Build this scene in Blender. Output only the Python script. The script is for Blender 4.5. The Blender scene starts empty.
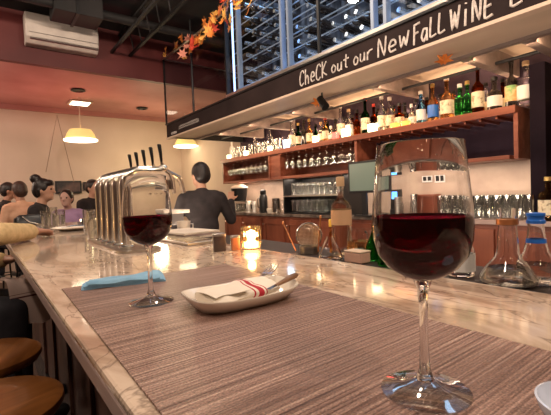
import bpy, bmesh, math, random
from mathutils import Vector, Matrix
random.seed(7)
R = math.radians
PI = math.pi
scn = bpy.context.scene
COL = scn.collection

# ---------------------------------------------------------------- camera
EYE = 1.248                       # camera height above the floor (bar top is 1.07)
YAW, PITCH, ROLL, F = 37.1, 2.0, 2.19, 389.5
cam_d = bpy.data.cameras.new('camera')
cam_d.sensor_width = 36.0
cam_d.sensor_fit = 'HORIZONTAL'
cam_d.lens = F / 551.0 * 36.0
cam_d.clip_start = 0.02
cam_d.dof.use_dof = False
cam = bpy.data.objects.new('camera', cam_d)
COL.objects.link(cam)
cam.location = (0, 0, EYE)
_fw = Vector((math.sin(R(YAW))*math.cos(R(PITCH)), math.cos(R(YAW))*math.cos(R(PITCH)), -math.sin(R(PITCH))))
_rt = Vector((math.cos(R(YAW)), -math.sin(R(YAW)), 0)); _up = _rt.cross(_fw)
_c, _s = math.cos(R(ROLL)), math.sin(R(ROLL))
CR, CU = _rt*_c - _up*_s, _rt*_s + _up*_c          # the camera is held slightly tilted
CM = Matrix((CR, CU, -_fw)).transposed()
cam.rotation_euler = CM.to_euler()
scn.camera = cam

# ---------------------------------------------------------------- world, exposure
w = bpy.data.worlds.new('world')
scn.world = w
w.use_nodes = True
w.node_tree.nodes['Background'].inputs[0].default_value = (0.9, 0.62, 0.45, 1)
w.node_tree.nodes['Background'].inputs[1].default_value = 0.16
scn.view_settings.view_transform = 'Standard'
scn.view_settings.look = 'None'
scn.view_settings.gamma = 1
scn.view_settings.exposure = 0.42
scn.cycles.sample_clamp_indirect = 6
scn.cycles.max_bounces = 16
scn.cycles.transmission_bounces = 14
scn.cycles.transparent_max_bounces = 16

# ---------------------------------------------------------------- lights of the room and added fills
def light(name, typ, loc, energy, color, size=0.1, size_y=None, rot=(0, 0, 0), spot=None):
    d = bpy.data.lights.new(name, typ)
    d.energy = energy
    d.color = color
    if typ == 'AREA':
        d.size = size
        if size_y:
            d.shape = 'RECTANGLE'; d.size_y = size_y
    else:
        d.shadow_soft_size = size
    if spot:
        d.spot_size = R(spot); d.spot_blend = 0.7
    o = bpy.data.objects.new(name, d)
    COL.objects.link(o)
    o.location = loc
    o.rotation_euler = rot
    return o
WARM = (1.0, 0.66, 0.40)
PEACH = (1.0, 0.79, 0.62)
# ceiling spots over the guests' side of the bar
for i, (x, y, e) in enumerate([(0.45, -1.2, 56), (-0.6, 0.3, 44), (1.0, 1.0, 42), (-0.9, 2.6, 50), (-0.9, 4.2, 46), (1.5, -0.4, 50), (-2.0, 1.4, 40), (1.2, 2.6, 34)]):
    light('ceiling_spot_light', 'POINT', (x, y, 3.15), e, PEACH, 0.06)
# lamps hidden under canopy and shelf, plus two added fills
light('canopy_strip_light', 'AREA', (2.58, 2.9, 2.06), 19, WARM, 0.06, 4.4, rot=(0, R(-60), 0))
light('shelf_fill_uplight', 'AREA', (3.27, 3.1, 1.83), 20, WARM, 0.05, 4.0, rot=(PI, R(-12), 0))  # added fill, no lamp there: brightens bottles and canopy underside from the shelf top
light('back_counter_light', 'AREA', (3.1, 3.1, 1.42), 14, PEACH, 0.10, 4.0)
light('ledge_fill_light', 'AREA', (1.01, 1.7, 1.02), 20, PEACH, 0.05, 4.0, rot=(0, R(-115), 0))  # added fill below the bar top, out of sight: lifts soffit and back cabinets
# dining room beyond
light('dining_room_light', 'POINT', (-1.0, 6.4, 2.1), 42, (1, .76, .60), 0.2)
light('dining_room_light', 'POINT', (2.5, 6.7, 1.85), 22, (1, .82, .48), 0.12)
light('red_ceiling_light', 'SPOT', (0.9, 6.2, 1.5), 24, (1, .14, .17), 0.1, rot=(R(180), 0, 0), spot=130)
# cold strips inside the wine display
light('wine_display_light', 'AREA', (2.32, 2.0, 3.38), 8, (.42, .68, 1.0), 0.3, 3.0)
light('wine_display_light', 'AREA', (2.20, 2.0, 2.28), 4, (.42, .66, 1.0), 0.05, 2.9, rot=(R(180), 0, 0))

# ---------------------------------------------------------------- picking points
def ray(px, py):
    v = Vector(((px - 275.5) / F, (207.5 - py) / F, -1.0))
    return CM @ v
def at(px, py, X=None, Y=None, z=None):
    """point of the room that stands behind a spot of the photograph, on a plane of the room"""
    d = ray(px, py)
    if X is not None: t = X / d.x
    elif Y is not None: t = Y / d.y
    else: t = (z - EYE) / d.z
    return Vector((d.x * t, d.y * t, EYE + d.z * t))
def yy(px, X, z=None):
    """Y of a point on the plane X at height z that stands in the photograph's column px"""
    k = (px - 275.5)/F; q = CR - _fw*k
    return -(q.x*X + q.z*((EYE if z is None else z) - EYE)) / q.y
def proj(p):
    v = Vector(p) - Vector((0, 0, EYE)); d = v.dot(_fw)
    return 275.5 + F*v.dot(CR)/d, 207.5 - F*v.dot(CU)/d

# ---------------------------------------------------------------- materials
MATS = {}
def mat(name, color, rough=0.5, metal=0.0, trans=0.0, ior=1.45, emit=None, estr=0, coat=0, spec=None, sss=0):
    if name in MATS: return MATS[name]
    m = bpy.data.materials.new(name); m.use_nodes = True
    b = m.node_tree.nodes['Principled BSDF']
    b.inputs['Base Color'].default_value = (*color, 1)
    b.inputs['Roughness'].default_value = rough
    b.inputs['Metallic'].default_value = metal
    b.inputs['Transmission Weight'].default_value = trans
    b.inputs['IOR'].default_value = ior
    if coat: b.inputs['Coat Weight'].default_value = coat
    if spec is not None: b.inputs['Specular IOR Level'].default_value = spec
    if emit:
        b.inputs['Emission Color'].default_value = (*emit, 1)
        b.inputs['Emission Strength'].default_value = estr
    MATS[name] = m
    return m
def nodes(m):
    return m.node_tree.nodes, m.node_tree.links, m.node_tree.nodes['Principled BSDF']
def noise_col(m, scale, stops, detail=6, dist=0.0, stretch=(1, 1, 1), bump=0.0, bscale=None, coord='Object', rough_rng=None):
    N, L, b = nodes(m)
    tc = N.new('ShaderNodeTexCoord'); mp = N.new('ShaderNodeMapping')
    mp.inputs['Scale'].default_value = stretch
    L.new(tc.outputs[coord], mp.inputs[0])
    n = N.new('ShaderNodeTexNoise'); n.inputs['Scale'].default_value = scale
    n.inputs['Detail'].default_value = detail; n.inputs['Distortion'].default_value = dist
    L.new(mp.outputs[0], n.inputs[0])
    r = N.new('ShaderNodeValToRGB')
    while len(r.color_ramp.elements) < len(stops): r.color_ramp.elements.new(0.5)
    for e, (p, c) in zip(r.color_ramp.elements, stops):
        e.position = p; e.color = (*c, 1)
    L.new(n.outputs[0], r.inputs[0]); L.new(r.outputs[0], b.inputs['Base Color'])
    if bump:
        bp = N.new('ShaderNodeBump'); bp.inputs['Strength'].default_value = bump
        bp.inputs['Distance'].default_value = 0.004
        n2 = N.new('ShaderNodeTexNoise'); n2.inputs['Scale'].default_value = bscale or scale * 3
        n2.inputs['Detail'].default_value = 4
        L.new(mp.outputs[0], n2.inputs[0]); L.new(n2.outputs[0], bp.inputs['Height'])
        L.new(bp.outputs[0], b.inputs['Normal'])
    if rough_rng:
        mr = N.new('ShaderNodeMapRange')
        mr.inputs['To Min'].default_value, mr.inputs['To Max'].default_value = rough_rng
        L.new(n.outputs[0], mr.inputs[0]); L.new(mr.outputs[0], b.inputs['Roughness'])
    return m

def thin_glass(name, tint=(1, 1, 1), base=.05, edge=.6, power=4.0, rough=.02):
    """a thin wall of glass: sees through, reflects more at grazing angles"""
    m = bpy.data.materials.new(name); m.use_nodes = True
    N, L = m.node_tree.nodes, m.node_tree.links
    N.clear()
    out = N.new('ShaderNodeOutputMaterial'); t = N.new('ShaderNodeBsdfTransparent')
    t.inputs[0].default_value = (*tint, 1)
    g = N.new('ShaderNodeBsdfGlossy'); g.inputs['Roughness'].default_value = rough
    lw = N.new('ShaderNodeLayerWeight'); lw.inputs[0].default_value = .5
    pw = N.new('ShaderNodeMath'); pw.operation = 'POWER'; pw.inputs[1].default_value = power
    L.new(lw.outputs['Facing'], pw.inputs[0])
    ma = N.new('ShaderNodeMath'); ma.operation = 'MULTIPLY_ADD'; ma.inputs[1].default_value = edge; ma.inputs[2].default_value = base
    ma.use_clamp = True
    L.new(pw.outputs[0], ma.inputs[0])
    mx = N.new('ShaderNodeMixShader')
    L.new(ma.outputs[0], mx.inputs[0]); L.new(t.outputs[0], mx.inputs[1]); L.new(g.outputs[0], mx.inputs[2])
    L.new(mx.outputs[0], out.inputs[0])
    MATS[name] = m
    return m

def glass(name, color=(1, 1, 1), rough=0.0, ior=1.45, clear=.0):
    """refracting glass; clear is the share of light that passes straight through"""
    m = bpy.data.materials.new(name); m.use_nodes = True
    N, L = m.node_tree.nodes, m.node_tree.links
    N.clear()
    out = N.new('ShaderNodeOutputMaterial'); g = N.new('ShaderNodeBsdfGlass')
    g.inputs['Color'].default_value = (*color, 1); g.inputs['Roughness'].default_value = rough
    g.inputs['IOR'].default_value = ior
    if clear:
        t = N.new('ShaderNodeBsdfTransparent'); t.inputs[0].default_value = (*[c**.5 for c in color], 1)
        mx = N.new('ShaderNodeMixShader'); mx.inputs[0].default_value = clear
        L.new(g.outputs[0], mx.inputs[1]); L.new(t.outputs[0], mx.inputs[2]); L.new(mx.outputs[0], out.inputs[0])
    else: L.new(g.outputs[0], out.inputs[0])
    MATS[name] = m
    return m

def make_marble():
    m = mat('marble', (.6, .5, .42), 0.095, coat=0.3)
    N, L, b = nodes(m)
    tc = N.new('ShaderNodeTexCoord'); mp = N.new('ShaderNodeMapping')
    mp.inputs['Scale'].default_value = (1.6, 0.75, 1); mp.inputs['Rotation'].default_value = (0, 0, R(25))
    L.new(tc.outputs['Object'], mp.inputs[0])
    n = N.new('ShaderNodeTexNoise'); n.inputs['Scale'].default_value = 3.2; n.inputs['Detail'].default_value = 9
    n.inputs['Roughness'].default_value = 0.62; n.inputs['Distortion'].default_value = 1.6
    L.new(mp.outputs[0], n.inputs[0])
    r = N.new('ShaderNodeValToRGB')
    st = [(.25, (.20, .13, .10)), (.40, (.40, .29, .21)), (.50, (.58, .45, .35)), (.62, (.66, .54, .43)), (.78, (.40, .31, .25))]
    while len(r.color_ramp.elements) < len(st): r.color_ramp.elements.new(.5)
    for e, (p, c) in zip(r.color_ramp.elements, st): e.position = p; e.color = (*c, 1)
    L.new(n.outputs[0], r.inputs[0])
    # thin dark veins
    n2 = N.new('ShaderNodeTexNoise'); n2.inputs['Scale'].default_value = 4.5; n2.inputs['Detail'].default_value = 5
    n2.inputs['Distortion'].default_value = 2.4
    L.new(mp.outputs[0], n2.inputs[0])
    a = N.new('ShaderNodeMath'); a.operation = 'SUBTRACT'; a.inputs[1].default_value = .5; L.new(n2.outputs[0], a.inputs[0])
    ab = N.new('ShaderNodeMath'); ab.operation = 'ABSOLUTE'; L.new(a.outputs[0], ab.inputs[0])
    mr = N.new('ShaderNodeMapRange'); mr.inputs['From Max'].default_value = .025
    mr.inputs['To Min'].default_value = .6; mr.inputs['To Max'].default_value = 0
    L.new(ab.outputs[0], mr.inputs[0])
    mx = N.new('ShaderNodeMix'); mx.data_type = 'RGBA'
    L.new(mr.outputs[0], mx.inputs[0]); L.new(r.outputs[0], mx.inputs[6]); mx.inputs[7].default_value = (.13, .085, .065, 1)
    L.new(mx.outputs[2], b.inputs['Base Color'])
    n3 = N.new('ShaderNodeTexNoise'); n3.inputs['Scale'].default_value = 45; L.new(tc.outputs['Object'], n3.inputs[0])
    bp = N.new('ShaderNodeBump'); bp.inputs['Strength'].default_value = .05; bp.inputs['Distance'].default_value = .002
    L.new(n3.outputs[0], bp.inputs['Height']); L.new(bp.outputs[0], b.inputs['Normal'])
    return m

def make_weave():
    m = mat('woven_vinyl', (.3, .2, .17), 0.42)
    N, L, b = nodes(m)
    tc = N.new('ShaderNodeTexCoord')
    mp = N.new('ShaderNodeMapping'); L.new(tc.outputs['Object'], mp.inputs[0])
    wv = N.new('ShaderNodeTexWave'); wv.bands_direction = 'Y'; wv.inputs['Scale'].default_value = 62
    wv.inputs['Distortion'].default_value = .8; wv.inputs['Detail'].default_value = 2; wv.inputs['Detail Scale'].default_value = .6
    L.new(mp.outputs[0], wv.inputs[0])
    # colour bands along the ribs
    mp2 = N.new('ShaderNodeMapping'); mp2.inputs['Scale'].default_value = (3, 330, 1); L.new(tc.outputs['Object'], mp2.inputs[0])
    n = N.new('ShaderNodeTexNoise'); n.inputs['Scale'].default_value = 1; n.inputs['Detail'].default_value = 3; L.new(mp2.outputs[0], n.inputs[0])
    r = N.new('ShaderNodeValToRGB'); st = [(.30, (.075, .038, .030)), (.42, (.18, .102, .080)), (.56, (.29, .178, .142)), (.72, (.46, .32, .26))]
    while len(r.color_ramp.elements) < len(st): r.color_ramp.elements.new(.5)
    for e, (p, c) in zip(r.color_ramp.elements, st): e.position = p; e.color = (*c, 1)
    L.new(n.outputs[0], r.inputs[0])
    # specks of the cross threads
    mp3 = N.new('ShaderNodeMapping'); mp3.inputs['Scale'].default_value = (420, 500, 1); L.new(tc.outputs['Object'], mp3.inputs[0])
    n4 = N.new('ShaderNodeTexNoise'); n4.inputs['Scale'].default_value = 1; n4.inputs['Detail'].default_value = 1; L.new(mp3.outputs[0], n4.inputs[0])
    mr = N.new('ShaderNodeMapRange'); mr.inputs['From Min'].default_value = .3; mr.inputs['From Max'].default_value = .75
    mr.inputs['To Min'].default_value = .55; mr.inputs['To Max'].default_value = 1.6
    L.new(n4.outputs[0], mr.inputs[0])
    mx = N.new('ShaderNodeMix'); mx.data_type = 'RGBA'; mx.blend_type = 'MULTIPLY'; mx.inputs[0].default_value = 1
    L.new(r.outputs[0], mx.inputs[6]); L.new(mr.outputs[0], mx.inputs[7]); L.new(mx.outputs[2], b.inputs['Base Color'])
    ad = N.new('ShaderNodeMath'); ad.operation = 'ADD'; L.new(wv.outputs['Fac'], ad.inputs[0]); L.new(n4.outputs[0], ad.inputs[1])
    bp = N.new('ShaderNodeBump'); bp.inputs['Strength'].default_value = .7; bp.inputs['Distance'].default_value = .0016
    L.new(ad.outputs[0], bp.inputs['Height']); L.new(bp.outputs[0], b.inputs['Normal'])
    return m

def wood(name, dark, mid, light_, rough=.35, scale=3, stretch=(1, 1, 1), coat=0):
    m = mat(name, mid, rough, coat=coat)
    return noise_col(m, scale, [(.3, dark), (.5, mid), (.7, light_)], detail=7, dist=.6, stretch=stretch, bump=.15)

M_marble = make_marble()
M_weave = make_weave()
M_edge = noise_col(mat('stone_edge', (.2, .15, .15), .35), 5, [(.3, (.30, .215, .195)), (.6, (.42, .31, .28)), (.8, (.5, .38, .34))], stretch=(1, .6, 1))
M_shelf = wood('cherry_wood', (.15, .042, .024), (.25, .078, .045), (.34, .125, .078), .38, 2.2, (6, .8, 6))
M_front = wood('cabinet_wood', (.11, .028, .014), (.19, .052, .027), (.28, .088, .045), .4, 2.2, (2, 2, .5))
M_barwood = wood('dark_bar_wood', (.035, .016, .012), (.07, .03, .021), (.13, .06, .04), .45, 2, (4, 4, .5))
M_stool = wood('stool_wood', (.10, .032, .008), (.21, .075, .018), (.31, .12, .034), .3, 2.6, (1.2, 7, 1), coat=.3)
M_black = mat('black_metal', (.012, .012, .013), .4, .3)
M_blackp = mat('black_plastic', (.010, .010, .011), .35)
M_chrome = mat('chrome', (.86, .82, .76), .17, 1.0)
M_steel = noise_col(mat('brushed_steel', (.6, .56, .5), .28, 1.0), 8, [(.3, (.5, .46, .40)), (.7, (.72, .67, .6))], stretch=(1, 1, 12))
M_ceil = noise_col(mat('black_ceiling', (.012, .011, .012), .8), 3, [(.4, (.008, .008, .009)), (.7, (.022, .018, .018))])
M_duct = noise_col(mat('duct_metal', (.03, .025, .025), .7), 2, [(.35, (.006, .006, .006)), (.7, (.022, .019, .019))])
M_red = noise_col(mat('maroon_paint', (.10, .014, .014), .55), 1.5, [(.3, (.075, .010, .010)), (.7, (.13, .022, .020))])
M_pinkceil = noise_col(mat('dining_ceiling_lit_pink', (.5, .2, .16), .6), 1.2, [(.3, (.33, .13, .115)), (.7, (.50, .25, .22))])  # white ceiling under pink light: part of that pink is put into the colour
M_wall = noise_col(mat('beige_wall_paint', (.62, .48, .36), .7), 1.3, [(.3, (.50, .39, .31)), (.7, (.60, .47, .38))])
M_floor = noise_col(mat('dark_floor', (.05, .03, .025), .4), 2, [(.3, (.03, .018, .014)), (.7, (.08, .045, .03))])
M_mirror = noise_col(mat('smoked_mirror', (.05, .035, .05), .10, .6), 1.7, [(.35, (.035, .025, .04)), (.7, (.12, .085, .13))])
M_tile = noise_col(mat('back_wall_panel', (.5, .36, .28), .35), 4, [(.3, (.40, .29, .23)), (.7, (.60, .46, .36))])
M_canopy = noise_col(mat('canopy_cream_board', (.62, .5, .38), .5), 2.5, [(.3, (.52, .40, .30)), (.7, (.70, .56, .43))], stretch=(1, .5, 1))
M_beam = noise_col(mat('grey_canopy_beam', (.22, .17, .15), .5), 3, [(.3, (.16, .12, .11)), (.7, (.30, .235, .21))], stretch=(4, 1, 4))
M_sign = noise_col(mat('chalkboard', (.03, .022, .02), .75, spec=.2), 3, [(.3, (.014, .008, .008)), (.7, (.030, .018, .017))])
M_chalk = noise_col(mat('chalk_marker', (.8, .72, .66), .8), 60, [(.3, (.42, .36, .33)), (.6, (.70, .63, .58))])
M_trim = mat('pale_wood_trim', (.62, .47, .36), .4)
M_glass = glass('clear_glass')
M_thing = thin_glass('tumbler_glass', (.97, .98, .97), .16, .95, 1.8, .06)
M_crystal = glass('crystal_wine_glass', (.99, .99, .99), ior=1.46)
M_foot = thin_glass('crystal_foot', (.97, .97, .97), .10, .9, 1.6, .04)
M_pane = thin_glass('glass_pane', (.95, .97, .98), .03, .4, 5)
M_wine = glass('red_wine', (.17, .006, .030), 0, 1.34)
M_green = glass('green_bottle_glass', (.20, .60, .26), .02, clear=.3)
M_dgreen = glass('dark_green_glass', (.05, .16, .07), .02)
M_brown = glass('brown_bottle_glass', (.35, .12, .04), .02)
M_clearb = glass('bottle_clear_liquid', (.92, .93, .9), .02, clear=.35)
M_amber = glass('amber_liquid', (.88, .60, .30), .02, clear=.3)
M_blueglass = glass('blue_glass', (.4, .7, .95), .02)
M_darkb = mat('dark_bottle', (.018, .013, .012), .1, coat=1)
M_label = noise_col(mat('cream_label', (.75, .65, .45), .6), 40, [(.35, (.35, .27, .17)), (.45, (.75, .66, .48)), (.8, (.85, .78, .60))])
M_white = mat('white_label', (.82, .80, .76), .5)
M_cork = mat('cork_cap', (.55, .36, .2), .6)
M_redcap = mat('red_cap', (.5, .04, .03), .4)
M_goldcap = mat('gold_cap', (.7, .5, .18), .35, .8)
M_bluecap = mat('blue_cap', (.02, .14, .55), .35)
M_copper = mat('copper_band', (.75, .33, .15), .3, .9)
M_ceramic = mat('cream_ceramic', (.78, .70, .60), .18, coat=.5)
M_blueglaze = mat('pale_blue_ceramic', (.55, .60, .72), .2, coat=.5)
M_flame = mat('candle_flame', (1, .8, .5), .5, emit=(1, .62, .26), estr=38)
M_tealight = mat('tealight_glow', (1, .85, .6), .5, emit=(1, .70, .38), estr=7)
M_redglow = mat('red_candle_glow', (1, .1, .08), .4, emit=(1, .09, .07), estr=2.4)
M_orangeglow = mat('orange_candle_glow', (1, .35, .08), .4, emit=(1, .27, .05), estr=2.2)
M_blueglow = mat('blue_candle_glow', (.6, .8, 1), .4, emit=(.50, .76, 1), estr=4)
M_led = mat('led_strip', (.7, .85, 1), .4, emit=(.30, .52, 1), estr=1.5)
M_screen = mat('idle_screen', (.14, .19, .16), .25, emit=(.30, .38, .30), estr=.10)
M_bluescreen = mat('blue_screen', (.1, .3, .8), .3, emit=(.12, .45, 1), estr=2.2)
M_bluecloth = noise_col(mat('blue_cloth', (.2, .4, .58), .8), 22, [(.3, (.15, .32, .48)), (.7, (.26, .47, .65))], bump=.3, bscale=240)
M_skin = mat('skin', (.55, .30, .2), .5)
M_skind = mat('skin_tan', (.40, .20, .13), .5)
M_hair = noise_col(mat('black_hair', (.012, .008, .008), .45), 60, [(.3, (.006, .004, .004)), (.7, (.028, .018, .016))], stretch=(1, 1, .2), bump=.4, bscale=90)
M_hairb = noise_col(mat('brown_hair', (.05, .025, .018), .5), 60, [(.3, (.03, .014, .01)), (.7, (.08, .04, .028))], bump=.4, bscale=90)
M_yellow = noise_col(mat('yellow_knit', (.62, .43, .20), .85), 30, [(.3, (.52, .36, .17)), (.7, (.72, .52, .27))], bump=.5, bscale=160)
M_peach = noise_col(mat('peach_shirt', (.75, .42, .27), .8), 12, [(.3, (.66, .36, .23)), (.7, (.82, .50, .33))])
M_blackc = noise_col(mat('black_cotton', (.018, .013, .014), .85), 14, [(.3, (.013, .009, .010)), (.7, (.030, .022, .022))], bump=.2)
M_denim = noise_col(mat('dark_trousers', (.016, .015, .022), .85), 14, [(.3, (.011, .011, .016)), (.7, (.028, .025, .033))])
M_lilac = mat('lilac_shirt', (.40, .25, .42), .8)
M_paper = mat('paper', (.72, .62, .52), .7)
M_pewter = mat('pewter', (.35, .32, .3), .35, .9)
M_dark = noise_col(mat('dark_brown_wall', (.07, .04, .03), .6), 2, [(.3, (.045, .026, .02)), (.7, (.10, .06, .045))])
M_shade = mat('lamp_shade_woven', (.75, .62, .22), .7, emit=(1, .74, .26), estr=.42)
M_shaderim = mat('lamp_glow', (1, .9, .7), .6, emit=(1, .86, .60), estr=2.5)
M_ac = noise_col(mat('off_white_plastic', (.55, .50, .45), .4), 6, [(.3, (.46, .40, .36)), (.7, (.62, .55, .49))])
M_foil = mat('foil_capsule', (.62, .72, .85), .25, .85)

def cloth_stripes(name, base, stripe, axis, bands, bump=True):
    m = mat(name, base, .85)
    N, L, b = nodes(m)
    tc = N.new('ShaderNodeTexCoord'); s = N.new('ShaderNodeSeparateXYZ'); L.new(tc.outputs['Object'], s.inputs[0])
    prev = None
    for lo, hi in bands:
        a = N.new('ShaderNodeMath'); a.operation = 'COMPARE'; a.inputs[1].default_value = (lo + hi) / 2; a.inputs[2].default_value = (hi - lo) / 2
        L.new(s.outputs[axis], a.inputs[0])
        if prev is None: prev = a
        else:
            mxx = N.new('ShaderNodeMath'); mxx.operation = 'MAXIMUM'; L.new(prev.outputs[0], mxx.inputs[0]); L.new(a.outputs[0], mxx.inputs[1]); prev = mxx
    mx = N.new('ShaderNodeMix'); mx.data_type = 'RGBA'; L.new(prev.outputs[0], mx.inputs[0])
    mx.inputs[6].default_value = (*base, 1); mx.inputs[7].default_value = (*stripe, 1)
    L.new(mx.outputs[2], b.inputs['Base Color'])
    n = N.new('ShaderNodeTexNoise'); n.inputs['Scale'].default_value = 260; L.new(tc.outputs['Object'], n.inputs[0])
    bp = N.new('ShaderNodeBump'); bp.inputs['Strength'].default_value = .25; bp.inputs['Distance'].default_value = .001
    L.new(n.outputs[0], bp.inputs['Height']); L.new(bp.outputs[0], b.inputs['Normal'])
    return m
M_napkin = cloth_stripes('striped_linen', (.76, .68, .58), (.42, .02, .035), 0, [(.010, .021), (.026, .029), (.002, .005)])
M_plaid = cloth_stripes('striped_cotton', (.55, .42, .38), (.10, .03, .04), 2, [(-.075, -.068), (-.058, -.056)])

# ---------------------------------------------------------------- mesh helpers
class MB:
    def __init__(s): s.bm = bmesh.new()
    def box(s, x0, x1, y0, y1, z0, z1, rot=None, piv=None):
        vs = [s.bm.verts.new((x, y, z)) for x in (x0, x1) for y in (y0, y1) for z in (z0, z1)]
        for f in ((0, 1, 3, 2), (4, 6, 7, 5), (0, 4, 5, 1), (2, 3, 7, 6), (0, 2, 6, 4), (1, 5, 7, 3)):
            s.bm.faces.new([vs[i] for i in f])
        if rot: bmesh.ops.rotate(s.bm, verts=vs, cent=piv or ((x0+x1)/2, (y0+y1)/2, (z0+z1)/2), matrix=rot)
        return s
    def lathe(s, prof, c=(0, 0, 0), n=24, axis=None):
        """closed surface of revolution; prof is (r, z) from axis to axis"""
        new = []; rings = []
        for r, z in prof:
            if r < 1e-6:
                v = s.bm.verts.new((0, 0, z)); rings.append([v]); new.append(v)
            else:
                rg = [s.bm.verts.new((r * math.cos(2*PI*i/n), r * math.sin(2*PI*i/n), z)) for i in range(n)]
                rings.append(rg); new += rg
        for a, b in zip(rings, rings[1:]):
            for i in range(n):
                j = (i + 1) % n
                if len(a) == 1 and len(b) == 1: continue
                if len(a) == 1: s.bm.faces.new((a[0], b[j], b[i]))
                elif len(b) == 1: s.bm.faces.new((a[i], a[j], b[0]))
                else: s.bm.faces.new((a[i], a[j], b[j], b[i]))
        M = Matrix.Translation(c)
        if axis is not None: M = M @ axis.to_4x4()
        bmesh.ops.transform(s.bm, verts=new, matrix=M)
        return s
    def ball(s, c, r, n=12, M=None):
        if isinstance(r, (int, float)): r = (r, r, r)
        T = Matrix.Translation(c) @ (M.to_4x4() if M is not None else Matrix.Identity(4)) @ Matrix.Diagonal((*r, 1))
        bmesh.ops.create_uvsphere(s.bm, u_segments=n*2, v_segments=n, radius=1, matrix=T)
        return s
    def cone(s, a, b, ra, rb, n=14):
        a, b = Vector(a), Vector(b); d = b - a
        q = d.to_track_quat('Z', 'Y').to_matrix()
        s.lathe([(0, 0), (ra, 0), (rb, d.length), (0, d.length)], a, n, q)
        return s
    def cap(s, a, b, ra, rb, n=8):
        s.cone(a, b, ra, rb, n*2); s.ball(a, ra, n); s.ball(b, rb, n); return s
    def tube(s, pts, r, n=10, closed=False):
        pts = [Vector(p) for p in pts]; rings = []
        m = len(pts); up = None
        for i, p in enumerate(pts):
            if closed: t = pts[(i+1) % m] - pts[i-1]
            else: t = pts[min(i+1, m-1)] - pts[max(i-1, 0)]
            t.normalize()
            if up is None: up = Vector((0, 0, 1)) if abs(t.z) < .9 else Vector((1, 0, 0))
            u = t.cross(up).normalized(); v = u.cross(t).normalized(); up = v
            rr = r[i] if isinstance(r, (list, tuple)) else r
            rings.append([s.bm.verts.new(p + u*rr*math.cos(2*PI*k/n) + v*rr*math.sin(2*PI*k/n)) for k in range(n)])
        seq = list(zip(rings, rings[1:])) + ([(rings[-1], rings[0])] if closed else [])
        for a, b in seq:
            for k in range(n):
                s.bm.faces.new((a[k], a[(k+1) % n], b[(k+1) % n], b[k]))
        if not closed:
            s.bm.faces.new(rings[0][::-1]); s.bm.faces.new(rings[-1])
        return s
    def loft(s, rings, caps=True):
        rs = [[s.bm.verts.new(p) for p in rg] for rg in rings]; n = len(rs[0])
        for a, b in zip(rs, rs[1:]):
            for k in range(n): s.bm.faces.new((a[k], a[(k+1) % n], b[(k+1) % n], b[k]))
        if caps: s.bm.faces.new(rs[0][::-1]); s.bm.faces.new(rs[-1])
        return s
    def sheet(s, fn, nu, nv, th=.001):
        """closed thin sheet; fn(u, v) -> point, thickness along z"""
        top = [[s.bm.verts.new(Vector(fn(i/nu, j/nv)) + Vector((0, 0, th))) for j in range(nv+1)] for i in range(nu+1)]
        bot = [[s.bm.verts.new(Vector(fn(i/nu, j/nv))) for j in range(nv+1)] for i in range(nu+1)]
        for i in range(nu):
            for j in range(nv):
                s.bm.faces.new((top[i][j], top[i+1][j], top[i+1][j+1], top[i][j+1]))
                s.bm.faces.new((bot[i][j], bot[i][j+1], bot[i+1][j+1], bot[i+1][j]))
        for i in range(nu):
            s.bm.faces.new((top[i][0], bot[i][0], bot[i+1][0], top[i+1][0])); s.bm.faces.new((top[i][nv], top[i+1][nv], bot[i+1][nv], bot[i][nv]))
        for j in range(nv):
            s.bm.faces.new((top[0][j], top[0][j+1], bot[0][j+1], bot[0][j])); s.bm.faces.new((top[nu][j], bot[nu][j], bot[nu][j+1], top[nu][j+1]))
        return s
    def build(s, name, m, parent=None, smooth=False, bevel=0, off=None):
        bm = s.bm
        if off is not None: bmesh.ops.translate(bm, verts=bm.verts, vec=-Vector(off))
        bmesh.ops.recalc_face_normals(bm, faces=bm.faces)
        me = bpy.data.meshes.new(name)
        if smooth:
            for f in bm.faces: f.smooth = True
        bm.to_mesh(me); bm.free()
        me.materials.append(m)
        if smooth:
            try: me.set_sharp_from_angle(angle=R(42))
            except Exception: pass
        o = bpy.data.objects.new(name, me); COL.objects.link(o)
        if parent: o.parent = parent
        if bevel:
            md = o.modifiers.new('bevel', 'BEVEL'); md.width = bevel; md.segments = 2; md.limit_method = 'ANGLE'
        return o

def thing(name, label, cat, loc=(0, 0, 0), rz=0, group=None):
    o = bpy.data.objects.new(name, None); COL.objects.link(o)
    o.empty_display_size = .05
    o.location = loc; o.rotation_euler = (0, 0, rz)
    o['label'] = label; o['category'] = cat
    if group: o['group'] = group
    return o
def tag(o, label, cat, group=None, kind=None):
    o['label'] = label; o['category'] = cat
    if group: o['group'] = group
    if kind: o['kind'] = kind
    return o
def struct(o, label=None):
    o['kind'] = 'structure'
    if label: o['label'] = label
    return o
def dup(root, loc, rz=None, label=None, group=None, rot=None):
    r = root.copy(); COL.objects.link(r); r.location = loc
    if rz is not None: r.rotation_euler = (0, 0, rz)
    if rot is not None: r.rotation_euler = rot
    if label: r['label'] = label
    if group: r['group'] = group
    for ch in list(root.children):
        c = ch.copy(); COL.objects.link(c); c.parent = r
        for g in ch.children:
            d = g.copy(); COL.objects.link(d); d.parent = c
    return r
def rrect(cx, cy, a, b, z, e=4.0, n=40, dz=None):
    """superellipse ring"""
    out = []
    for k in range(n):
        t = 2*PI*k/n; c, s_ = math.cos(t), math.sin(t)
        x = a * math.copysign(abs(c)**(2/e), c); y = b * math.copysign(abs(s_)**(2/e), s_)
        zz = z + (dz(x, y) if dz else 0)
        out.append((cx + x, cy + y, zz))
    return out

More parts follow.
